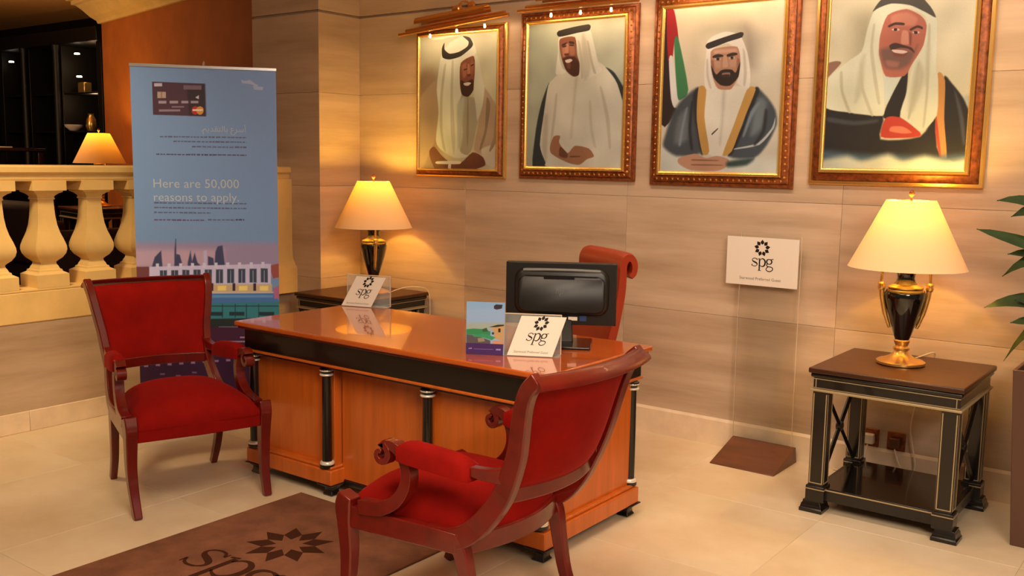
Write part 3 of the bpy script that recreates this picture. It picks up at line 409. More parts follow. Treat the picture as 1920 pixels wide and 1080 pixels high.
for a, b in ((-5.07, -4.1), (-4.1, -2.887), (-2.887, -1.643), (-1.643, -.41), (-.41, .82)):
    me = MB().loft([[(0.001, YW+.02, 0), (0.001, YW-.012, 0), (0.001, YW-.012, .138), (.001, YW-.002, .152), (.001, YW+.02, .152)],
                    [(b-a-.001, YW+.02, 0), (b-a-.001, YW-.012, 0), (b-a-.001, YW-.012, .138), (b-a-.001, YW-.002, .152), (b-a-.001, YW+.02, .152)]]).mesh('skirting_stone')
    link('skirting_stone', me, M_SKIRT, sk).location = (a, 0, 0)

# pier between lounge and desk: one face to the corner, one face towards the camera
pier = struct(MB().box(-5.76, -5.09, 4.58, 5.1, 0, 3.2).build('pillar', M_WALLJ))
for z0, z1 in [(.0, .15)]+ROWS:
    o = link('wall_panel', panel_mesh(YW-4.56, z1-z0), M_WALL if z0 else M_SKIRT, pier); o.location = (-5.09, 4.56, z0); o.rotation_euler = (0, 0, PI/2)
    for x, w in ((-5.07, .69),):
        o = link('wall_panel', panel_mesh(w, z1-z0), M_WALL, pier); o.location = (x-w, 4.58, z0)

# low wall under the balustrade
wl = struct(MB().box(-5.7, -5.41, -2.5, 4.56, 0, .612).build('wall_left', M_WALLJ))
for a in (-1.3, -.1, 1.1, 2.3, 3.5):
    b = min(a+1.2, 4.56)
    o = link('wall_panel', panel_mesh(b-a, .497), M_WALL, wl); o.location = (-5.41, a, .115); o.rotation_euler = (0, 0, PI/2)
bl = struct(MB().box(-5.41, -5.39, -2.5, 4.56, 0, .01).build('baseboard_left', M_SKIRT))
for a, b in ((-1.2, .3), (.3, 1.5), (1.5, 2.67), (2.67, 3.9), (3.9, 4.56)):
    MB().box(-5.41, -5.378, a+.001, b-.001, 0, .116).build('skirting_stone', M_SKIRT, bl, bevel=.003)

# balustrade
ba = thing('balustrade', (-5.5, 2.6, .612), 'cream painted stone balustrade with square vase balusters on low wall', 'balustrade')
def at(o, p): o.location = p; return o
Z = lambda z: z-.612
XB = -5.5
def bl_box(name, x0, x1, y0, y1, z0, z1, bevel=.006):
    return MB().box(x0+5.5, x1+5.5, y0-2.6, y1-2.6, Z(z0), Z(z1)).build(name, M_PLASTER, ba, bevel=bevel)
sec = [(-.125, 0), (.11, 0), (.115, .012), (.115, .035), (.135, .05), (.135, .078), (.125, .088), (-.125, .088)]
MB().sweep([(0, -4, Z(1.398)), (0, 1.99, Z(1.398))], [(a, b) for a, b in sec]).build('hand_rail', M_PLASTER, ba)
bl_box('plinth_rail', -5.63, -5.385, -1.4, 4.22, .612, .785)
MB().box(-.114, .114, -4, 1.62, Z(.785), Z(.80)).build('plinth_cap', M_PLASTER, ba, bevel=.004)
prof = [(.094, .800), (.094, .872), (.080, .886), (.078, .896), (.068, .900), (.062, .914), (.054, .926), (.052, .938), (.062, .948), (.082, .964), (.098, .988), (.104, 1.012), (.102, 1.034), (.092, 1.064), (.076, 1.105), (.064, 1.15), (.057, 1.20), (.053, 1.26), (.052, 1.292), (.058, 1.294), (.058, 1.303), (.054, 1.306), (.060, 1.316), (.076, 1.328), (.082, 1.336), (.082, 1.343), (.097, 1.345), (.097, 1.40)]
prof = [(r*(.87 if .88 < z < 1.332 else 1), z) for r, z in prof]
bmesh_ = MB().square([(r, z-.612) for r, z in prof]).mesh('baluster')
bmesh_.shade_smooth(); bmesh_.set_sharp_from_angle(angle=math.radians(28))
for k in range(-4, 5):
    o = link('baluster', bmesh_, M_PLASTER, ba); o.location = (0.02, 2.845+.289*k-2.6, 0)
# end post
MB().square([(.19, 0), (.19, .175), (.17, .195), (.145, .24), (.14, .30), (.14, .79)], (0, 4.43-2.6, 0)).build('end_post', M_PLASTER, ba, bevel=.004)

# lounge beyond the balustrade: raised floor, ochre wall, cornice, ceilings
struct(MB().box(-16, -5.7, -2.5, 9, .0, .36).build('floor_lounge', M_CARPET))
P0 = Vector((-10.305, 6.111, 0)); DL = Vector((.978, -.21, 0)).normalized(); NL = Vector((DL.y, -DL.x, 0))
struct(MB().obox(P0+DL*2.3-NL*.25, DL, NL, 4.6, .5, .36, 3.3).build('wall_lounge', M_ORANGE))
corn = [(0, 2.98), (.03, 2.98), (.04, 3.01), (.09, 3.05), (.15, 3.12), (.20, 3.17), (.24, 3.18), (.24, 3.22), (.28, 3.22), (.28, 3.3), (0, 3.3)]
def cring(p, d, n, ext): return [p+d*(-a*ext)+n*a+Vector((0, 0, z)) for a, z in corn]
tr = MB(); tr.loft([cring(P0, DL, NL, 1), cring(P0+DL*4.6, DL, NL, 0)])
tr.loft([[P0-NL*.5-DL*a+Vector((0, 0, z)) for a, z in corn], [P0-DL*a+NL*a+Vector((0, 0, z)) for a, z in corn]])
struct(tr.build('trim_1', M_PLASTER))
struct(MB().box(-16, -5.7, -2.5, 9, 3.3, 3.4).build('ceiling_lounge', M_CEIL))
struct(MB().box(-5.7, 2.6, -2.5, 5.1, 3.2, 3.3).build('ceiling', M_CEIL2))
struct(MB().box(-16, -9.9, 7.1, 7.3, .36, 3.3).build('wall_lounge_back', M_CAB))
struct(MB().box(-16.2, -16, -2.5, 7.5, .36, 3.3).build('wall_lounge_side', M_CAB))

# ------------------------------------------------------------------ desk
dk = thing('reception_desk', (-2.96, 3.33, 0), 'large cherry wood desk with black frieze and black columns on marble floor', 'desk')
dx, dy = -2.96, 3.33
def db(name, x0, x1, y0, y1, z0, z1, m, bevel=.003): return MB().box(x0-dx, x1-dx, y0-dy, y1-dy, z0, z1).build(name, m, dk, bevel=bevel)
db('desk_top', -3.885, -2.03, 2.935, 3.735, .738, .762, M_CHERRY, .006)
db('top_moulding', -3.872, -2.043, 2.948, 3.722, .727, .738, M_MAHOG)
db('frieze', -3.85, -2.065, 2.97, 3.70, .628, .727, M_BLACKW)
for a in ((-3.857, -2.058, 2.963, 2.978, .616, .628), (-2.075, -2.058, 2.963, 3.707, .616, .628)): db('frieze_moulding', *a, M_CHERRYV)
db('top_cap', -3.84, -2.075, 2.98, 3.69, .604, .618, M_BLACKW)
for x0, x1 in ((-3.845, -3.265), (-2.72, -2.07)):
    db('pedestal', x0+.02, x1-.02, 3.03, 3.68, .13, .606, M_CHERRYV)
    db('pedestal_base', x0-.012, x1+.012, 2.975, 3.70, .058, .128, M_CHERRYV, .004)
    db('base_moulding', x0, x1, 2.988, 3.692, .128, .142, M_CHERRYV, .005)
    db('base_underside', x0+.03, x1-.03, 3.0, 3.68, .045, .058, M_BLACKW)
    for fx in (x0+.03, x1-.03):
        for fy in (3.02, 3.66):
            MB().square([(.024, 0), (.03, .006), (.024, .018), (.022, .032), (.034, .046), (.05, .054), (.05, .058)], (fx-dx, fy-dy, 0)).build('foot', M_BLACKW, dk, bevel=.003)
db('modesty_panel', -3.265, -2.72, 3.06, 3.09, .07, .606, M_CHERRYV)
db('panel_underside', -3.265, -2.72, 3.055, 3.1, .045, .07, M_BLACKW)
for cx in (-3.822, -3.303, -2.685, -2.098):
    for cy in ((3.0, 3.682) if cx in (-3.822, -2.098) else (3.0,)):
        c = (cx-dx, cy-dy, 0)
        MB().lathe([(.023, .15), (.0225, .3), (.0205, .575)], c, 16).build('column', M_BLACKW, dk, smooth=40)
        k = MB().lathe([(.032, .600), (.032, .590), (.026, .586), (.024, .578), (.022, .566)], c, 16).build('column_capital', M_BLACKW, dk, smooth=30)
        for z in (.5925, .572):
            MB().lathe([(.024, z-.005), (.031, z-.004), (.033, z), (.031, z+.004), (.024, z+.005)], c, 20).build('silver_ring', M_SILVER, k, smooth=60)
        k = MB().lathe([(.034, .136), (.034, .146), (.026, .152)], c, 16).build('column_base', M_BLACKW, dk, smooth=30)
        MB().lathe([(.022, .149), (.033, .151), (.034, .157), (.031, .164), (.022, .166)], c, 20).build('silver_ring', M_SILVER, k, smooth=60)

# ------------------------------------------------------------------ red armchairs
POST = cat2([(-.30, .365), (-.40, .375), (-.475, .415), (-.545, .495), (-.595, .585), (-.632, .68), (-.655, .77), (-.675, .845), (-.70, .90), (-.738, .938)], 4)
def post_y(z): return interp(z, [p[1] for p in POST], [p[0] for p in POST])
def post_x(z): return interp(z, [.33, .40, .55, .70, .85, .94], [.262, .256, .236, .250, .276, .290])
def make_chair(label):
    t = thing('armchair', (0, 0, 0), label, 'chair', 'red velvet armchairs at the desk')
    for s in (1, -1):
        g = cat2([(.028, .435), (.040, .39), (.036, .32), (.030, .22), (.045, .11), (.088, .0)], 4); n = len(g)
        MB().ribbon(g, [interp(i/(n-1), [0, .2, .35, 1], [.03, .036, .030, .0185]) for i in range(n)], [s*interp(p[1], [0, .2, .42], [.288, .296, .297]) for p in g],
                    [interp(i/(n-1), [0, .3, 1], [.054, .05, .034]) for i in range(n)]).build('leg', M_MAHOG, t, smooth=50, bevel=.005)
        g = cat2([(-.40, .385), (-.435, .33), (-.455, .24), (-.485, .12), (-.545, .0)], 4); n = len(g)
        MB().ribbon(g, [interp(i/(n-1), [0, 1], [.030, .018]) for i in range(n)], [s*interp(p[1], [0, .38], [.243, .256]) for p in g],
                    [interp(i/(n-1), [0, 1], [.042, .03]) for i in range(n)]).build('leg', M_MAHOG, t, smooth=50, bevel=.005)
        n = len(POST)
        MB().ribbon(POST, [interp(i/(n-1), [0, .15, .35, .8, 1], [.034, .036, .034, .026, .024]) for i in range(n)], [s*post_x(p[1]) for p in POST], .036).build('back_post', M_MAHOG, t, smooth=50, bevel=.005)
        g = [(.045, .362), (-.1, .362), (-.30, .364), (-.42, .364)]
        MB().ribbon(g, [.037, .037, .035, .033], [s*interp(p[0], [-.45, .05], [.258, .299]) for p in g], .034).build('side_rail', M_MAHOG, t, bevel=.004)
        # arm: scroll, S-shaped support, board and velvet pad
        sp = []
        for i in range(17):
            a = PI*.5+i/16*PI*2.1; r = .036-.026*i/16; sp.append((-.125+r*math.cos(a), .602+r*math.sin(a)))
        sp = sp[::-1]
        sup = cat2([sp[-1], (-.17, .637), (-.205, .615), (-.226, .565), (-.222, .51), (-.185, .455), (-.12, .418), (-.03, .405)], 4)
        pth = sp+sup[1:]; n = len(pth); xa = lambda y: s*interp(y, [-.62, -.12, 0], [.236, .288, .296])
        MB().ribbon(pth, [interp(i, [0, 15, 22, n-12, n-1], [.007, .012, .018, .021, .024]) for i in range(n)], [xa(p[0]) for p in pth], .042).build('arm_scroll', M_MAHOG, t, smooth=50, bevel=.003)
        g = cat2([(-.18, .630), (-.35, .617), (-.50, .604), (-.615, .614)], 4)
        MB().ribbon(g, [interp(i/(len(g)-1), [0, .55, .8, 1], [.014, .015, .020, .032]) for i in range(len(g))], [xa(p[0]) for p in g], .034).build('arm_board', M_MAHOG, t, smooth=50, bevel=.004)
        def pad(u, v, sd):
            y = -.195-.275*v; e = max(0, 1-abs(2*v-1)**6); x = xa(y)+(u-.5)*.068*(.8+.2*e); k = 1-abs(2*u-1)**3.5
            return (x, y, interp(y, [-.5, -.35, -.18], [.604, .617, .630])+((.014+.026*k*e) if sd else -.034))
        MB().slab(pad, 8, 10).build('arm_pad', M_VELVET, t, smooth=70)
    # seat rails: velvet-covered front and bowed rear
    MB().sweep([(-.275, .036, .36), (0, .048, .36), (.275, .036, .36)], [(-.014, -.036), (.014, -.036), (.014, .034), (-.014, .034)]).build('front_rail', M_VELVET, t, smooth=40, bevel=.004)
    MB().sweep([(x, -.425-.055*(1-(x/.25)**2), .362) for x in np.linspace(-.25, .25, 13)], [(-.016, -.034), (.016, -.034), (.016, .03), (-.016, .03)]).build('rear_rail', M_MAHOG, t, smooth=40, bevel=.004)
    def cush(u, v, sd):
        a = 2*u-1; hwid = .286-.045*v; x = a*hwid; y = .055-.485*v-.05*v*(1-a*a)+.008*(1-a*a)*(1-v)
        k = max(0, (1-abs(a)**3.2)*(1-abs(2*v-1)**3.4))**.55
        return (x, y, .392+.115*k+.012*v) if sd else (x*.97, y-.004, .375)
    MB().slab(cush, 20, 20).build('seat', M_VELVET, t, smooth=75)
    # curved back
    def row(z0, off=0): return [(x, post_y(z0)-.05*(1-(x/post_x(z0))**2)+off, z0) for x in np.linspace(-post_x(z0)+.008, post_x(z0)-.008, 15)]
    MB().sweep(row(.548), [(-.013, -.026), (.013, -.026), (.013, .022), (-.013, .022)]).build('lower_back_rail', M_MAHOG, t, smooth=40, bevel=.004)
    rl = [(.027*math.cos(q)-.010*(math.sin(q)), .018*math.sin(q)-.008*math.cos(q)) for q in np.linspace(0, 2*PI, 13)[:-1]]
    tp = [(x, post_y(.93)-.008-.05*(1-(x/.30)**2), .926) for x in np.linspace(-.303, .303, 17)]
    MB().sweep(tp, rl).build('top_rail', M_MAHOG, t, smooth=50)
    def bk(u, v, sd):
        z = .566+.350*v; hx = post_x(z)-.014; a = 2*u-1; x = a*hx; y = post_y(z)-.05*(1-a*a)
        k = max(0, (1-abs(a)**5)*(1-abs(2*v-1)**5))**.5
        return (x, y+.010+.014*k, z) if sd else (x, y-.009-.008*k, z)
    MB().slab(bk, 16, 14).build('backrest', M_VELVET, t, smooth=75)
    return t
ch = make_chair('red velvet armchair with mahogany frame facing the camera before the tall banner')
ch.location = (-3.683, 2.573, 0); ch.rotation_euler = (0, 0, math.radians(-18-90))
dup(ch, (-2.303, 2.513, 0), math.radians(179.8-90), 'red velvet armchair seen from behind, its curved back towards the camera')

# ------------------------------------------------------------------ dark side tables
def make_table(label):
    t = thing('side_table', (0, 0, 0), label, 'table', 'dark side tables under the lamps')
    w, d = .61, .58
    MB().box(-w/2-.02, w/2+.02, -d/2-.02, d/2+.02, .638, .662).build('table_top', M_TABLETOP, t, bevel=.006)
    MB().box(-w/2-.012, w/2+.012, -d/2-.012, d/2+.012, .618, .638).build('top_moulding', M_BLACKW, t, bevel=.008)
    ap = MB().box(-w/2, w/2, -d/2, d/2, .566, .62).build('apron', M_BLACKW, t, bevel=.002)
    g = MB()
    for z in (.612, .571): g.box(-w/2-.002, w/2+.002, -d/2-.002, d/2+.002, z-.0018, z+.0018)
    for sx in (-1, 1):
        for sy in (-1, 1): g.box(sx*(w/2-.012)-.0018, sx*(w/2-.012)+.0018, sy*(d/2)-.0025, sy*(d/2)+.0025, .571, .612)
    g.build('gilt_line', M_GILTLINE, ap)
    cap = MB().box(-w/2-.012, w/2+.012, -d/2-.012, d/2+.012, .556, .567).build('apron_moulding', M_GILTLINE, t, bevel=.003)
    lw = .068
    for sx in (-1, 1):
        for sy in (-1, 1):
            cx, cy = sx*(w/2-lw/2), sy*(d/2-lw/2)
            l = MB().box(cx-lw/2, cx+lw/2, cy-lw/2, cy+lw/2, .12, .557).build('leg', M_BLACKW, t, bevel=.002)
            g = MB(); e = .0022
            for q in (-1, 1):
                for a in (-lw/2+.006, lw/2-.006):
                    g.box(cx+a-e, cx+a+e, cy+q*lw/2-.0012, cy+q*lw/2+.0012, .135, .545)
                    g.box(cx+q*lw/2-.0012, cx+q*lw/2+.0012, cy+a-e, cy+a+e, .135, .545)
                g.box(cx-lw/2+.004, cx+lw/2-.004, cy+q*lw/2-.0012, cy+q*lw/2+.0012, .133, .137); g.box(cx+q*lw/2-.0012, cx+q*lw/2+.0012, cy-lw/2+.004, cy+lw/2-.004, .133, .137)
            g.build('gilt_line', M_GILTLINE, l)
            b = MB().box(cx-lw/2-.008, cx+lw/2+.008, cy-lw/2-.008, cy+lw/2+.008, .05, .122).build('leg_block', M_BLACKW, t, bevel=.003)
            MB().box(cx-lw/2-.0095, cx+lw/2+.0095, cy-lw/2-.0095, cy+lw/2+.0095, .106, .110).build('gilt_line', M_GILTLINE, b)
            fx, fy = cx+sx*.012, cy
            MB().square([(.052, 0), (.052, .016), (.049, .018), (.046, .03), (.046, .034), (.040, .042), (.040, .052)], (fx, fy, 0)).build('foot', M_BLACKW, t, bevel=.002)
    MB().box(-w/2+.04, w/2-.04, -d/2+.025, d/2-.025, .092, .112).build('lower_shelf', M_PLASTIC2, t, bevel=.002)
    for q in (-1, 1):
        r = MB().box(-w/2+.06, w/2-.06, q*(d/2-.03)-.012, q*(d/2-.03)+.012, .055, .108).build('lower_rail', M_BLACKW, t, bevel=.002)
        MB().box(-w/2+.06, w/2-.06, q*(d/2-.0165)-.0022, q*(d/2-.0165)+.0022, .104, .109).build('gilt_line', M_GILTLINE, r)
        MB().box(q*(w/2-.03)-.012, q*(w/2-.03)+.012, -d/2+.06, d/2-.06, .055, .108).build('lower_rail', M_BLACKW, t, bevel=.002)
        x = q*(w/2-.034); a = d/2-lw
        for f in (-1, 1):
            MB().tube([(x, -a*f, .135), (x, a*f, .545)], .011, 4, up=(1, 0, 0)).build('cross_brace', M_BLACKW, t)
        bo = MB().lathe([(.012, -.016), (.022, -.012), (.022, .012), (.012, .016)], (0, 0, 0), 12).build('brace_boss', M_BLACKW, t, smooth=40)
        bo.location = (x, 0, .34); bo.rotation_euler = (0, PI/2, 0)
    return t
tb = make_table('dark side table with gilt lines and crossed side braces beside the planter')
tb.location = (-1.185, 4.525, 0)
dup(tb, (-4.72, 4.61, 0), 0, 'dark side table in the corner behind the desk')
dup(tb, (-9.35, 5.45, .36), math.radians(-12), 'dark side table in the lounge behind the balustrade')

# ------------------------------------------------------------------ table lamps
def make_lamp(label, e=1.0):
    t = thing('table_lamp', (0, 0, 0), label, 'lamp', 'black and gold urn lamps with cream shades')
    MB().lathe([(.098, 0), (.106, .004), (.106, .014), (.098, .019), (.080, .024), (.056, .034), (.036, .050), (.030, .062), (.036, .068), (.036, .076), (.026, .084), (.032, .098), (.036, .108), (.030, .114)]).build('lamp_base', M_GOLD, t, smooth=35)
    MB().lathe([(.030, .112), (.039, .135), (.056, .19), (.074, .25), (.086, .30), (.0885, .322), (.082, .340), (.060, .350)], n=32).build('urn', M_PORC, t, smooth=60)
    MB().lathe([(.066, .342), (.076, .347), (.077, .354), (.062, .361), (.050, .366), (.050, .358)], n=32).build('gilt_collar', M_GOLD, t, smooth=50)
    MB().lathe([(.052, .364), (.041, .378), (.037, .394), (.040, .412), (.050, .428)], n=28).build('urn_neck', M_PORC, t, smooth=60)
    MB().lathe([(.048, .426), (.057, .431), (.057, .438), (.036, .446), (.014, .46), (.012, .60)], n=28).build('gilt_rim', M_GOLD, t, smooth=50)
    for s in (-1, 1):
        h = MB().tube(cat2([(s*.050, 0, .436), (s*.080, 0, .462), (s*.098, 0, .452), (s*.102, 0, .42), (s*.104, 0, .365)], 4), .0062, 8, up=(0, 1, 0))
        h.lathe([(.004, -.024), (.014, -.016), (.018, -.004), (.013, .004), (.016, .010), (.012, .018), (.004, .022)], (s*.102, 0, .352), 10)
        h.tube(cat2([(s*.100, 0, .335), (s*.094, 0, .29), (s*.080, 0, .23), (s*.058, 0, .165)], 4), [.012]*4+[.011]*5+[.009]*3+[.006], 8, up=(0, 1, 0))
        h.build('handle', M_GOLD, t, smooth=60)
    R = MB(); n = 40; prof = [(.105, .742), (.112, .730), (.182, .585), (.250, .447), (.2545, .440)]
    R.loft([[(r*math.cos(2*PI*j/n), r*math.sin(2*PI*j/n), z) for j in range(n)] for r, z in prof], cap=False)
    sh = R.build('lamp_shade', M_SHADE, t, smooth=60)
    MB().lathe([(.006, .60), (.006, .745), (.004, .752), (.004, .758), (.011, .764), (.013, .774), (.009, .784), (.003, .788)], n=12).build('finial', M_GOLDD, t, smooth=50)
    for k in range(3):
        a = 2*PI*k/3; MB().tube([(0, 0, .742), (.105*math.cos(a), .105*math.sin(a), .742)], .002, 6).build('shade_spoke', M_BRASS, sh)
    MB().lathe([(.012, .59), (.02, .62), (.03, .65), (.026, .68), (.010, .695)], n=16).build('bulb_or_glint', M_BULB_OR_GLINT, t, smooth=80)
    point('lamp_light', (.0, .0, .690), 30*e, (1, .60, .09), .035, t)
    return t
lp = make_lamp('black and gold urn lamp with lit cream shade beside the planter')
lp.location = (-1.215, 4.575, .662)
dup(lp, (-4.62, 4.62, .662), math.radians(-38), 'black and gold urn lamp with lit shade in the corner behind the desk')
dup(lp, (-9.40, 5.50, 1.022), 0, 'lit lamp shade showing just above the balustrade rail')
lp.rotation_euler = (0, 0, math.radians(22))

# ------------------------------------------------------------------ four framed portraits with picture lights
FRAMES = [
 ('portrait1', -4.52, -3.765, 1.44, 2.40, .056, False, 'framed painting of an old man with tilted black headband, looking down, nearest the corner'),
 ('portrait2', -3.655, -2.835, 1.445, 2.44, .076, True, 'framed painting of a standing man in white, hands folded, head turned aside'),
 ('portrait3', -2.735, -1.90, 1.43, 2.463, .079, True, 'framed painting of a bearded man in grey robe beside a red, white and green flag'),
 ('portrait4', -1.82, -.995, 1.458, 2.55, .083, False, 'framed painting of a laughing man in black robe with red hand, above the right lamp')]
for key, x0, x1, z0, z1, w, orn, lab in FRAMES:
    t = thing('framed_portrait', ((x0+x1)/2, YW, z0), lab, 'painting', 'framed portraits on the stone wall')
    hx = (x1-x0)/2; H = z1-z0
    def ring(u, d): return [(-hx+u, -d, u), (hx-u, -d, u), (hx-u, -d, H-u), (-hx+u, -d, H-u)]
    def rim(prof):
        b = MB(); R = [ring(u, d) for u, d in prof]; R.append(R[0]); return b.loft(R, cap=False)
    rim([(0, .002), (0, .014), (.004, .020), (w*.22, .024), (w*.26, .018), (w*.26, .002)]).build('frame_outer', M_GOLD if not orn else M_GOLDD, t, smooth=30)
    rim([(w*.26, .004), (w*.26, .022), (w*.42, .034), (w*.66, .042), (w*.70, .036), (w*.70, .004)]).build('frame_band', M_GOLDD if orn else M_GOLDD, t, smooth=40)
    rim([(w*.70, .004), (w*.70, .044), (w*.78, .052), (w*.88, .052), (w, .044), (w+.004, .030), (w+.004, .004)]).build('frame_inner', M_GOLD, t, smooth=40)
    if orn:
        b = MB(); n1 = int((x1-x0)/.036); n2 = int(H/.036)
        for (ax, az, bx, bz, n) in ((-hx+w*.5, w*.5, hx-w*.5, w*.5, n1), (-hx+w*.5, H-w*.5, hx-w*.5, H-w*.5, n1), (-hx+w*.5, w*.5, -hx+w*.5, H-w*.5, n2), (hx-w*.5, w*.5, hx-w*.5, H-w*.5, n2)):
            for i in range(n):
                f = (i+.5)/n; x = ax+(bx-ax)*f; z = az+(bz-az)*f; r = .0095
                b.add([(x-r, -.034, z), (x, -.034, z-r), (x+r, -.034, z), (x, -.034, z+r), (x, -.046, z)], [(0, 1, 4), (1, 2, 4), (2, 3, 4), (3, 0, 4)])
        o = b.build('carved_ornament', M_GOLD, t); o['kind'] = 'stuff'
    im = raster(ART[key], 480, int(480*(H-2*w)/(x1-x0-2*w)), True, .88, .008, (1, 1.12, 1.27))
    sheet('canvas', (-hx+w-.004, -.042, w-.004), (hx-w+.004, -.042, w-.004), (hx-w+.004, -.042, H-w+.004), (-hx+w-.004, -.042, H-w+.004), print_mat('oil_paint', im, .5, .35), t, .03)
PL = [(-4.10, 2.386, .90, 'brass picture light over the painting nearest the corner'), (-3.17, 2.43, .82, 'brass picture light over the painting of the standing man in white'),
      (-2.30, 2.485, .80, 'brass picture light over the painting with the flag'), (-1.40, 2.555, .80, 'brass picture light over the painting of the laughing man')]
for cx, z, L, lab in PL:
    t = thing('picture_light', (cx, YW, z+.03), lab, 'picture light', 'brass picture lights')
    hl = L/2
    if cx < -4: t.rotation_euler = (0, math.radians(-4.2), 0)
    b = MB(); n = 12
    arc = [(-.15+.036*math.cos(a), .036*math.sin(a)) for a in np.linspace(-.25, PI+.25, n)]
    b.loft([[(sx*hl*.64, y, zz+.022) for y, zz in arc]+[(sx*hl*.64, y*.985-.0022, zz*.9+.022) for y, zz in reversed(arc)] for sx in (-1, 1)])
    b.build('reflector', M_BRASS, t, smooth=50)
    MB().tube([(-hl, -.155, -.03), (hl, -.155, -.03)], .0105, 10).build('rod', M_BRASS, t, smooth=60)
    MB().tube([(-hl*.9, -.13, -.008), (hl*.9, -.13, -.008)], .012, 10).build('tube', M_BRASS, t, smooth=60)
    MB().tube(cat2([(.05, .0, .10), (.05, -.06, .12), (.05, -.12, .10), (.05, -.15, .055)], 4), .007, 8).build('arm', M_BRASS, t, smooth=60)
    p = MB().lathe([(.03, -.004), (.03, .006), (.02, .012), (.008, .016)], n=16).build('wall_plate', M_BRASS, t, smooth=40)
    p.rotation_euler = (PI/2, 0, 0); p.location = (.05, -.004, .10)
    p = MB().lathe([(.018, -.03), (.024, -.024), (.024, .024), (.018, .03)], n=12).build('swivel', M_BRASS, t, smooth=40)
    p.rotation_euler = (0, PI/2, 0); p.location = (.05, -.15, .06)
    for q in (-.5, 0, .5):
        MB().lathe([(.002, -.010), (.007, -.006), (.008, 0), (.006, .008), (.005, .014)], (q*hl, -.105, -.062), 10).build('bulb_or_glint', M_BULB_OR_GLINT, t, smooth=80)  # glowing dots hung below the rod, imitating bulb reflections in the picture glass
    l = area('picture_light_glow', (0, 0, 0), (0, 0, -1), L*.8, 2.0, (1, .62, .32), sizey=.03)
    l.parent = t; l.location = (0, -.15, -.046); l.rotation_euler = (math.radians(14), 0, 0)

# ------------------------------------------------------------------ roll-up banner
BL = Vector((-5.035, 3.145, 0)); BR = Vector((-4.536, 3.754, 0)); BT = (BR-BL).normalized(); BW = (BR-BL).length; BN = Vector((BT.y, -BT.x, 0))
bn = thing('rollup_banner', (BL+BR)/2, 'tall blue roll-up banner with bank card and skyline picture before the balustrade', 'banner')
hw = BW/2; bn.rotation_euler = (0, 0, math.atan2(BT.y, BT.x))
im = raster(ART['banner_print'], 420, 1060, False, 1.04, .006, (.97, 1.05, 1.24))
sheet('print_panel', (-hw, 0, .05), (hw, 0, .05), (hw, 0, 2.05), (-hw, 0, 2.05), print_mat('banner_vinyl', im, .45), bn, .002)
MB().box(-hw-.004, hw+.004, -.006, .008, 2.038, 2.056).build('top_bar', M_ALU, bn, bevel=.002)
MB().lathe([(.005, 2.05), (.005, 2.075), (.003, 2.08)], (-.0, .004, 0), 8).build('pole_tip', M_ALU, bn)
MB().tube([(0, .02, .05), (0, .012, 2.05)], .008, 8).build('support_pole', M_ALU, bn)
MB().loft([[(s*(hw+.02), y, z) for y, z in ((-.07, 0), (-.07, .03), (-.03, .07), (.03, .075), (.07, .03), (.07, 0))] for s in (-1, 1)]).build('banner_base', M_ALU, bn, bevel=.003)
MBn = lambda ox, oz: (lambda a, b, c: (ox+a, -.0006-c, oz+b))
bx = lambda u: -hw+u/1000*BW; bz = lambda v: 2.05-v/1000*2.0
text_part('Here are 50,000', .075, MBn(bx(134), bz(340)), M_TEXTW, bn, width=.592*BW)
text_part('reasons to apply.', .075, MBn(bx(134), bz(378)), M_TEXTW, bn, width=.59*BW)
ar = '\ufee2\ufef3\ufeaa\ufed8\ufe98\ufedf\ufe8e\ufe91 \ufec9\ufeae\ufeb3\ufe83'
text_part('.'+ar, .075, MBn(bx(470), bz(180)), M_TEXTW, bn, width=.312*BW)

# ------------------------------------------------------------------ things on the desk
mt = Vector((.86, .5, 0)).normalized(); mn = Vector((-mt.y, mt.x, 0))
mo = thing('desktop_monitor', (-2.397, 3.553, .762), 'black computer monitor on the desk, its back to the camera', 'monitor', rz=math.atan2(mt.y, mt.x))
def rrect(x0, x1, z0, z1, r, y, k=4):
    P = []
    for cx, cz, a0 in ((x1-r, z0+r, -PI/2), (x1-r, z1-r, 0), (x0+r, z1-r, PI/2), (x0+r, z0+r, PI)):
        for i in range(k+1): a = a0+PI/2*i/k; P.append((cx+r*math.cos(a), y, cz+r*math.sin(a)))
    return P
MB().loft([rrect(-.244, .244, .075, .35, .006, .028), rrect(-.244, .244, .075, .35, .006, -.004), rrect(-.240, .240, .079, .346, .008, -.010)]).build('casing', M_PLASTIC, mo, smooth=40)
MB().loft([rrect(-.236, .236, .083, .342, .004, .0285), rrect(-.236, .236, .083, .342, .004, .0295)]).build('screen', M_PLASTIC2, mo)
MB().loft([rrect(-.205, .212, .118, .328, .05, -.008), rrect(-.200, .207, .123, .323, .048, -.024), rrect(-.190, .197, .133, .313, .042, -.030)]).build('rear_cover', M_PLASTIC, mo, smooth=50)
MB().loft([rrect(-.188, .195, .131, .296, .036, -.028), rrect(-.183, .190, .136, .290, .034, -.036)]).build('rear_hatch', M_PLASTIC, mo, smooth=50)
MB().tube([(-.165, -.030, .317), (-.06, -.034, .320), (.07, -.034, .320), (.172, -.030, .317)], .006, 8).build('carry_ridge', M_SILVERP, mo, smooth=60)
MB().box(-.075, .06, -.0395, -.030, .281, .290).build('slot', M_BLACKW, mo)
text_part('hp', .032, lambda a, b, c: (-.022+a+b*.2, -.0364-c, .215+b), M_SILVERP, mo, name='logo', width=.034)
MB().box(.035, .075, -.0116, -.009, .096, .112).build('white_sticker', M_CARD, mo); MB().box(.085, .115, -.0116, -.009, .094, .118).build('blue_sticker', M_BLUE, mo)
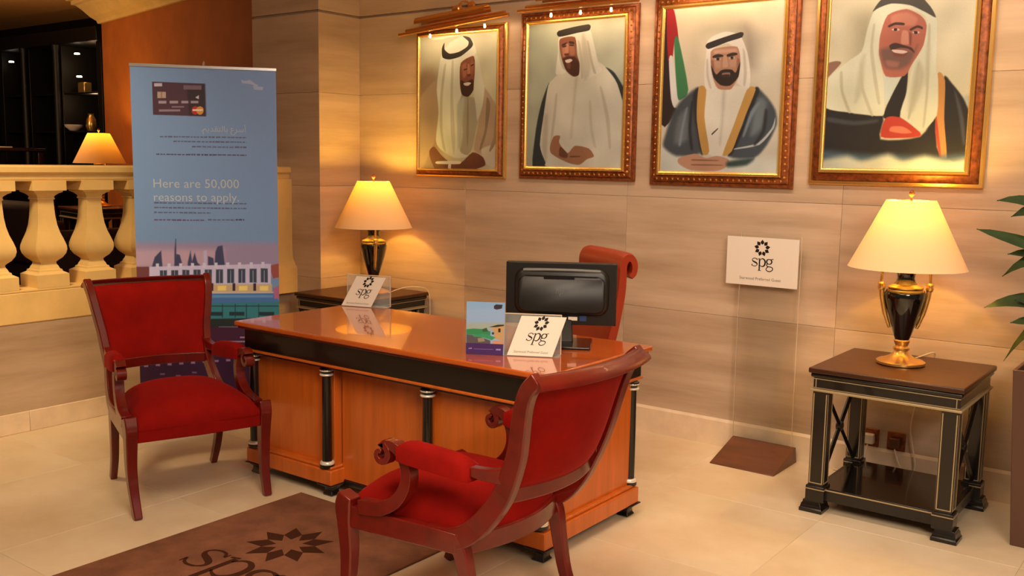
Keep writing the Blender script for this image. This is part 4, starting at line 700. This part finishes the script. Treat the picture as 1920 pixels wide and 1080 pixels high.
MB().loft([[(-.05, -.012, .10), (.05, -.012, .10), (.05, .02, .10), (-.05, .02, .10)], [(-.06, -.08, .012), (.06, -.08, .012), (.06, -.02, .012), (-.06, -.02, .012)]]).build('stand_neck', M_PLASTIC, mo, bevel=.004)
MB().box(-.14, .142, -.20, .03, 0, .012).build('stand_base', M_PLASTIC2, mo, bevel=.004)

def desk_sign(p0, p1, pane_w, pane_off, lab, shear):
    P0 = Vector((*p0, 0)); P1 = Vector((*p1, 0)); t = (P1-P0).normalized(); w = (P1-P0).length
    r = thing('tabletop_sign', (*((P0+P1)/2).xy, .762), lab, 'sign', 'white card signs in clear holders', rz=math.atan2(t.y, t.x))
    H = .158; d = .062
    f = lambda a, b, c: Vector((a-w/2+shear*b/H, d*b/H, b))+Vector((0, -H, d)).normalized()*(c+.0012)
    sheet('card', f(0, .003, 0), f(w, .003, 0), f(w, H, 0), f(0, H, 0), M_CARD, r, .0012)
    logo(lambda a, b, c: f(w*.5+a, .062+b, c+.0002), .030, M_INK, r)
    text_part('Starwood Preferred Guest', .008, lambda a, b, c: f(w*.12+a, .014+b, c), M_GREY, r, width=w*.76)
    e = .004; x0 = pane_off-pane_w/2; x1 = pane_off+pane_w/2
    MB().box(x0, x1, d+.004, d+.008, .0, .166).build('clear_pane', M_ACRYL, r)
    MB().box(x0, x1, .0, d+.004, .0, .0025).build('clear_foot', M_ACRYL, r)
    g = MB(); g.box(x0, x1, d+.003, d+.009, .163, .167); g.box(x1-.004, x1, d+.003, d+.009, 0, .163); g.box(x0, x0+.002, d+.003, d+.009, 0, .163)
    g.build('pane_edge', M_EDGE, r)
    return r
desk_sign((-2.373, 3.131), (-2.208, 3.218), .262, -.008, 'white card sign in clear holder before the monitor', .05)
desk_sign((-3.871, 3.626), (-3.702, 3.679), .262, .042, 'white card sign in clear holder on the far end of the desk', .06)

b0 = Vector((-2.519, 3.046, .762)); b1 = Vector((-2.381, 3.124, .762)); bt = (b1-b0).normalized(); bnn = Vector((-bt.y, bt.x, 0)); up = Vector((0, 0, .217))
lf = thing('leaflet_stand', (b0+b1)/2, 'upright holiday leaflet with blue sky and purple foot on the desk', 'leaflet', rz=math.atan2(bt.y, bt.x))
im = raster(ART['leaflet_print'], 200, 300, False, 1.0, .006, (1, 1.02, 1.1)); lw = (b1-b0).length
sheet('leaflet', (-lw/2, 0, .001), (lw/2, 0, .001), (lw/2, .012, .217), (-lw/2, .012, .217), print_mat('leaflet_paper', im, .35), lf, .003)
MB().loft([[(-lw/2, .006, 0), (-lw/2, .06, 0), (-lw/2, .056, .003), (-lw/2, .018, .19), (-lw/2, .015, .19)], [(lw/2, .006, 0), (lw/2, .06, 0), (lw/2, .056, .003), (lw/2, .018, .19), (lw/2, .015, .19)]]).build('easel_back', M_ACRYL, lf)

# ------------------------------------------------------------------ office chair behind the desk
A = Vector((-2.843, 4.409, 0)); B = Vector((-2.421, 4.129, 0)); ot = (B-A).normalized(); on = Vector((-ot.y, ot.x, 0)); ow = (B-A).length
oc = thing('office_chair', (A+B)/2-on*.22, 'terracotta leather office chair with rolled top tucked behind the desk', 'chair', rz=math.atan2(ot.y, ot.x))
side = cat2([(.13, .46), (.16, .60), (.19, .75), (.215, .90), (.220, 1.0), (.222, 1.055), (.240, 1.086), (.266, 1.084), (.282, 1.055), (.279, 1.015), (.262, .995)], 5)
n = len(side); R = []
for sx in (-1, -.88, -.5, 0, .5, .88, 1):
    L = []; Q = []
    for i, (y, z) in enumerate(side):
        a = side[max(i-1, 0)]; b = side[min(i+1, n-1)]; d = math.hypot(b[0]-a[0], b[1]-a[1]); ny, nz = -(b[1]-a[1])/d, (b[0]-a[0])/d
        h = interp(i/(n-1), [0, .4, .62, 1], [.032, .026, .024, .018])*(1 if abs(sx) < .99 else .72)
        x = sx*ow/2*interp(z, [.46, .75, 1.0], [.86, .96, 1.0]); bow = .02*(1-sx*sx)
        L.append((x, y+ny*h+bow, z+nz*h)); Q.append((x, y-ny*h+bow, z-nz*h))
    R.append(L+Q[::-1])
MB().loft(R).build('backrest', M_LEATHER, oc, smooth=60)
def os_(u, v, sd):
    a = 2*u-1; b_ = 2*v-1; k = max(0, (1-abs(a)**4)*(1-abs(b_)**4))**.5
    return (a*.24, -.10+b_*.23, .45+.05*k) if sd else (a*.24, -.10+b_*.23, .41)
MB().slab(os_, 12, 12).build('seat', M_LEATHER, oc, smooth=70)
for s in (-1, 1):
    MB().tube(cat2([(s*.22, .16, .57), (s*.255, .06, .60), (s*.26, -.10, .59), (s*.25, -.14, .54), (s*.23, -.08, .44)], 5), .017, 8).build('armrest', M_BLACKW, oc, smooth=60)
MB().lathe([(.03, .06), (.03, .40), (.09, .41)], n=14).build('gas_lift', M_PLASTIC, oc, smooth=40)
for k in range(5):
    a = 2*PI*k/5; l = MB().tube([(0, 0, .085), (.26*math.cos(a), .26*math.sin(a), .062)], [.028, .016], 8).build('base_spoke', M_PLASTIC, oc, smooth=50)
    MB().lathe([(.02, -.011), (.027, -.007), (.027, .007), (.02, .011)], n=14).build('castor', M_PLASTIC, l, smooth=40)
    q = l.children[0]; q.location = (.26*math.cos(a), .26*math.sin(a), .028); q.rotation_euler = (PI/2, 0, a)

# ------------------------------------------------------------------ clear sign stand by the wall
ss = thing('sign_stand', (-1.96, 4.79, 0), 'white sign board on a clear sheet rising from a brown wedge base by the wall', 'sign')
MB().loft([[(s, -.19, 0), (s, -.19, .004), (s, .085, .085), (s, .10, .085), (s, .12, .0)] for s in (-.185, .165)]).build('wedge_base', M_BROWNW, ss, bevel=.003)
MB().box(-.185, .142, .088, .093, .08, 1.20).build('clear_sheet', M_ACRYL2, ss)
ed = MB(); ed.box(-.1865, -.185, .0875, .0935, .08, 1.20); ed.box(.142, .1435, .0875, .0935, .08, 1.20); ed.build('sheet_edge', M_EDGE, ss)
sheet('sign_board', (-.262, .083, .919), (.132, .083, .919), (.132, .083, 1.173), (-.262, .083, 1.173), M_CARD, ss, .006)
MS = lambda a, b, c: (-.066+a, .0828-c, 1.022+b)
logo(MS, .0425, M_INK, ss)
text_part('Starwood Preferred Guest', .017, lambda a, b, c: (-.185+a, .0828-c, .949+b), M_GREY, ss, width=.228)

# ------------------------------------------------------------------ logo mat
mtt = MB().box(-.475, .475, -1.0, 1.0, 0, .009).build('floor_mat', M_MAT, None, bevel=.003); mtt.location = (-2.935, 1.935, 0)
tag(mtt, 'brown logo mat with dark star and letters on the marble floor', 'mat')
logo(lambda a, b, c: (-.03+a, .18+b, .0092+c), .162, M_MATINK, mtt, star=True)

# ------------------------------------------------------------------ sockets, cables
def socket(x, lab):
    t = thing('wall_socket', (x, YW, .20), lab, 'socket', 'wall sockets under the side table')
    MB().box(-.044, .044, -.010, .001, -.046, .046).build('face_plate', M_GOLDD, t, bevel=.004)
    MB().box(-.026, .026, -.045, -.009, -.028, .022).build('plug', M_WHITEC if x < -1.35 else M_BROWNW, t, bevel=.006)
    MB().box(.026, .036, -.014, -.009, .012, .028).build('rocker_switch', M_BROWNW, t, bevel=.002)
    return t
socket(-1.432, 'brass wall socket with pale plug under the right side table'); socket(-1.304, 'brass wall socket with brown plug under the right side table')
c = MB().tube(cat2([(-1.30, 4.895, .17), (-1.27, 4.88, .10), (-1.24, 4.90, .06), (-1.20, 4.90, .10), (-1.235, 4.91, .30), (-1.19, 4.91, .50), (-1.15, 4.92, .62), (-1.15, 4.905, .672), (-1.18, 4.80, .668), (-1.20, 4.66, .668)], 6), .0035, 6).build('lamp_cord', M_WHITEC, smooth=80)
tag(c, 'thin pale cord from brown plug up to right lamp', 'cord')
c = MB().tube(cat2([(-1.432, 4.895, .17), (-1.44, 4.88, .10), (-1.46, 4.90, .02), (-1.52, 4.90, .006), (-1.60, 4.905, .005)], 6), .0035, 6).build('power_cord', M_WHITEC, smooth=80)
tag(c, 'short pale cord dropping from pale plug to floor', 'cord')
c = MB().tube(cat2([(-4.53, 4.66, .668), (-4.47, 4.74, .70), (-4.42, 4.82, .705), (-4.39, 4.90, .675), (-4.385, 4.918, .55), (-4.385, 4.918, .17)], 6), .003, 6).build('lamp_cord', M_WHITEC, smooth=80)
tag(c, 'white cord running from corner lamp over the table edge', 'cord')

# ------------------------------------------------------------------ planter with plant
pl = thing('planter', (-.478, 4.575, 0), 'tall tapered brown planter box at the right edge', 'planter')
MB().loft([[(a*r, b*r, z) for a, b in ((-1, -1), (1, -1), (1, 1), (-1, 1))] for r, z in ((.20, 0), (.236, .744), (.222, .744), (.216, .66))], cap=True).build('planter_box', M_PLANTER, pl, bevel=.003)
MB().box(-.214, .214, -.214, .214, .66, .69).build('soil', M_SOIL, pl)
pt = thing('potted_plant', (-.478, 4.575, .69), 'dark green plant with long pointed leaves in the brown planter', 'plant')
def leaf(base, tip, droop, wd, tw=.75):
    base = Vector(base); tip = Vector(tip); n = 9; d = tip-base; sidev = (d.cross(Vector((0, 0, 1))).normalized()*.65+Vector((0, 0, 1))*tw).normalized(); b = MB(); R = []
    for i in range(n+1):
        f = i/n; p = base+d*f+Vector((0, 0, droop*4*f*(1-f))); w = wd*1.35*(math.sin(PI*f**.9)**.7+.03)*(1 if f < 1 else .05)
        R.append([p-sidev*w+Vector((0, 0, w*.25)), p-Vector((0, 0, .002)), p+sidev*w+Vector((0, 0, w*.25)), p+Vector((0, 0, .0025))])
    b.loft(R); b.build('leaf', M_LEAF, pt, smooth=60)
for (sx, sy, h) in ((0, 0, .95), (.07, .06, .75), (-.05, .05, .55)):
    MB().tube(cat2([(sx*.4, sy*.4, 0), (sx, sy, h*.5), (sx*1.3, sy*1.3, h)], 5), .011, 7).build('stem', M_STEM, pt, smooth=60)
TIPS = [((-.02, 0, .58), (-.395, .03, .725), .05, .024), ((-.02, 0, .56), (-.33, .0, .66), .07, .034), ((0, 0, .47), (-.465, .025, .600), .0, .024), ((0, 0, .40), (-.335, .02, .50), .04, .024), ((-.02, .02, .36), (-.345, .0, .405), .10, .030),
        ((0, 0, .22), (-.41, .02, .262), .06, .030), ((-.02, .02, .2), (-.30, .0, .21), .02, .024), ((-.02, 0, .14), (-.31, -.02, .045), .13, .030), ((-.03, 0, .12), (-.29, 0, .31), .05, .02)]
for a, b, d, w in TIPS: leaf(a, b, d, w)
for k in range(26):
    a = random.uniform(-2.3, 2.0); z = random.uniform(.15, .95); L = random.uniform(.26, .42)
    if math.cos(a-PI) > .55: continue
    leaf((.02*math.cos(a), .02*math.sin(a), z), (L*math.cos(a), L*math.sin(a)*.75, z+random.uniform(-.05, .16)), random.uniform(.02, .1), random.uniform(.022, .034), random.uniform(-.6, .8))

# ------------------------------------------------------------------ lounge furniture beyond the balustrade
cb = thing('display_cabinet', (-12.08, 6.7, .36), 'tall black display cabinet with lit shelves in the dark lounge', 'cabinet')
CH = 2.64; ZC = lambda z: z-.36; XC = lambda x: x+12.08
def cbx(name, x0, x1, y0, y1, z0, z1, m=M_CAB, bv=.006): return MB().box(x0, x1, y0, y1, z0, z1).build(name, m, cb, bevel=bv)
cbx('cabinet_back', -1.22, 1.22, .25, .30, 0, CH); cbx('cabinet_base', -1.22, 1.22, -.30, .25, 0, ZC(1.3)); cbx('cabinet_cornice', -1.27, 1.27, -.36, .30, CH-.14, CH+.02)
for x in (-1.19, -.49, .29, 1.17): cbx('upright', x-.05, x+.05, -.28, .25, ZC(1.3), CH-.14)
for x0, x1 in ((-1.14, -.54), (-.44, .24), (.34, 1.12)):
    for z in (1.81, 2.27): cbx('shelf', x0, x1, -.26, .25, ZC(z), ZC(z)+.02)
for x in (-.49, .29): MB().lathe([(.055, ZC(1.3)), (.045, ZC(1.36)), (.04, CH-.22), (.055, CH-.14)], (x, -.32, 0), 14).build('column', M_CAB, cb, smooth=50)
for x, z in ((XC(-13.05), 2.72), (XC(-11.45), 2.74), (XC(-11.42), 2.47)):
    tg = MB().lathe([(.032, 0), (.032, .012), (.026, .018)], (0, 0, 0), 14).build('cabinet_spotlight', M_PUCK, cb, smooth=40); tg.location = (x, -.24, ZC(z))
point('niche_glow', (XC(-11.3), -.12, ZC(2.62)), 1.3, (1, .6, .3), .04, cb); point('niche_glow', (XC(-11.3), -.12, ZC(2.18)), 1.3, (1, .6, .3), .04, cb)
o = MB().box(-.075, .075, -.05, .05, 0, .13).build('gold_box', M_GOLD, None, bevel=.01); o.location = (-11.55, 6.60, 2.2925); tag(o, 'small gold box on the upper shelf of the display cabinet', 'box')
o = MB().lathe([(.04, 0), (.05, .008), (.10, .05), (.105, .075), (.09, .075), (.04, .02)], n=20).build('pale_bowl', M_CARD, smooth=50); o.location = (-11.61, 6.47, 1.8325); tag(o, 'pale bowl on the middle shelf of the display cabinet', 'bowl')
o = MB().lathe([(.045, 0), (.065, .06), (.055, .14), (.03, .19), (.04, .21)], n=18).build('gold_vase', M_GOLD, smooth=60); o.location = (-11.40, 6.58, 1.8325); tag(o, 'gold vase beside the pale bowl in the display cabinet', 'vase')

# dark sofas seen between the balusters
def sofa(x, y, w, rz, lab):
    t = thing('lounge_sofa', (x, y, .36), lab, 'sofa', 'dark sofas in the lounge', rz)
    MB().box(-w/2, w/2, -.4, .4, .10, .40).build('seat', M_SOFA, t, bevel=.05, seg=3)
    MB().box(-w/2, w/2, .26, .45, .30, .80).build('backrest', M_SOFA, t, bevel=.06, seg=3)
    for s in (-1, 1): MB().box(s*w/2-.09, s*w/2+.09, -.4, .42, .10, .58).build('armrest', M_SOFA, t, bevel=.05, seg=3)
    for a in (-1, 1):
        for b in (-1, 1): MB().lathe([(.02, 0), (.03, .12)], (a*(w/2-.08), b*.32, 0), 8).build('foot', M_BLACKW, t)
sofa(-8.6, 2.9, 1.7, PI/2+PI, 'dark sofa seen between the balusters nearest the banner')
sofa(-8.2, 4.35, 1.2, PI, 'dark small sofa beside the lounge lamp')
wt = thing('writing_table', (-11.5, 5.44, .36), 'dark lounge table with a white paper at the left edge', 'table')
MB().box(-.5, .5, -.35, .35, 1.21, 1.25).build('table_top', M_DARKW, wt, bevel=.01)
for a in (-1, 1):
    for b in (-1, 1): MB().box(a*.45-.03, a*.45+.03, b*.3-.03, b*.3+.03, 0, 1.21).build('leg', M_DARKW, wt, bevel=.004)
o = MB().box(-.15, .15, -.11, .11, 0, .012).build('paper_stack', M_CARD, None, bevel=.002); o.location = (-11.25, 5.35, 1.6105); tag(o, 'small stack of white paper on the lounge table', 'paper')
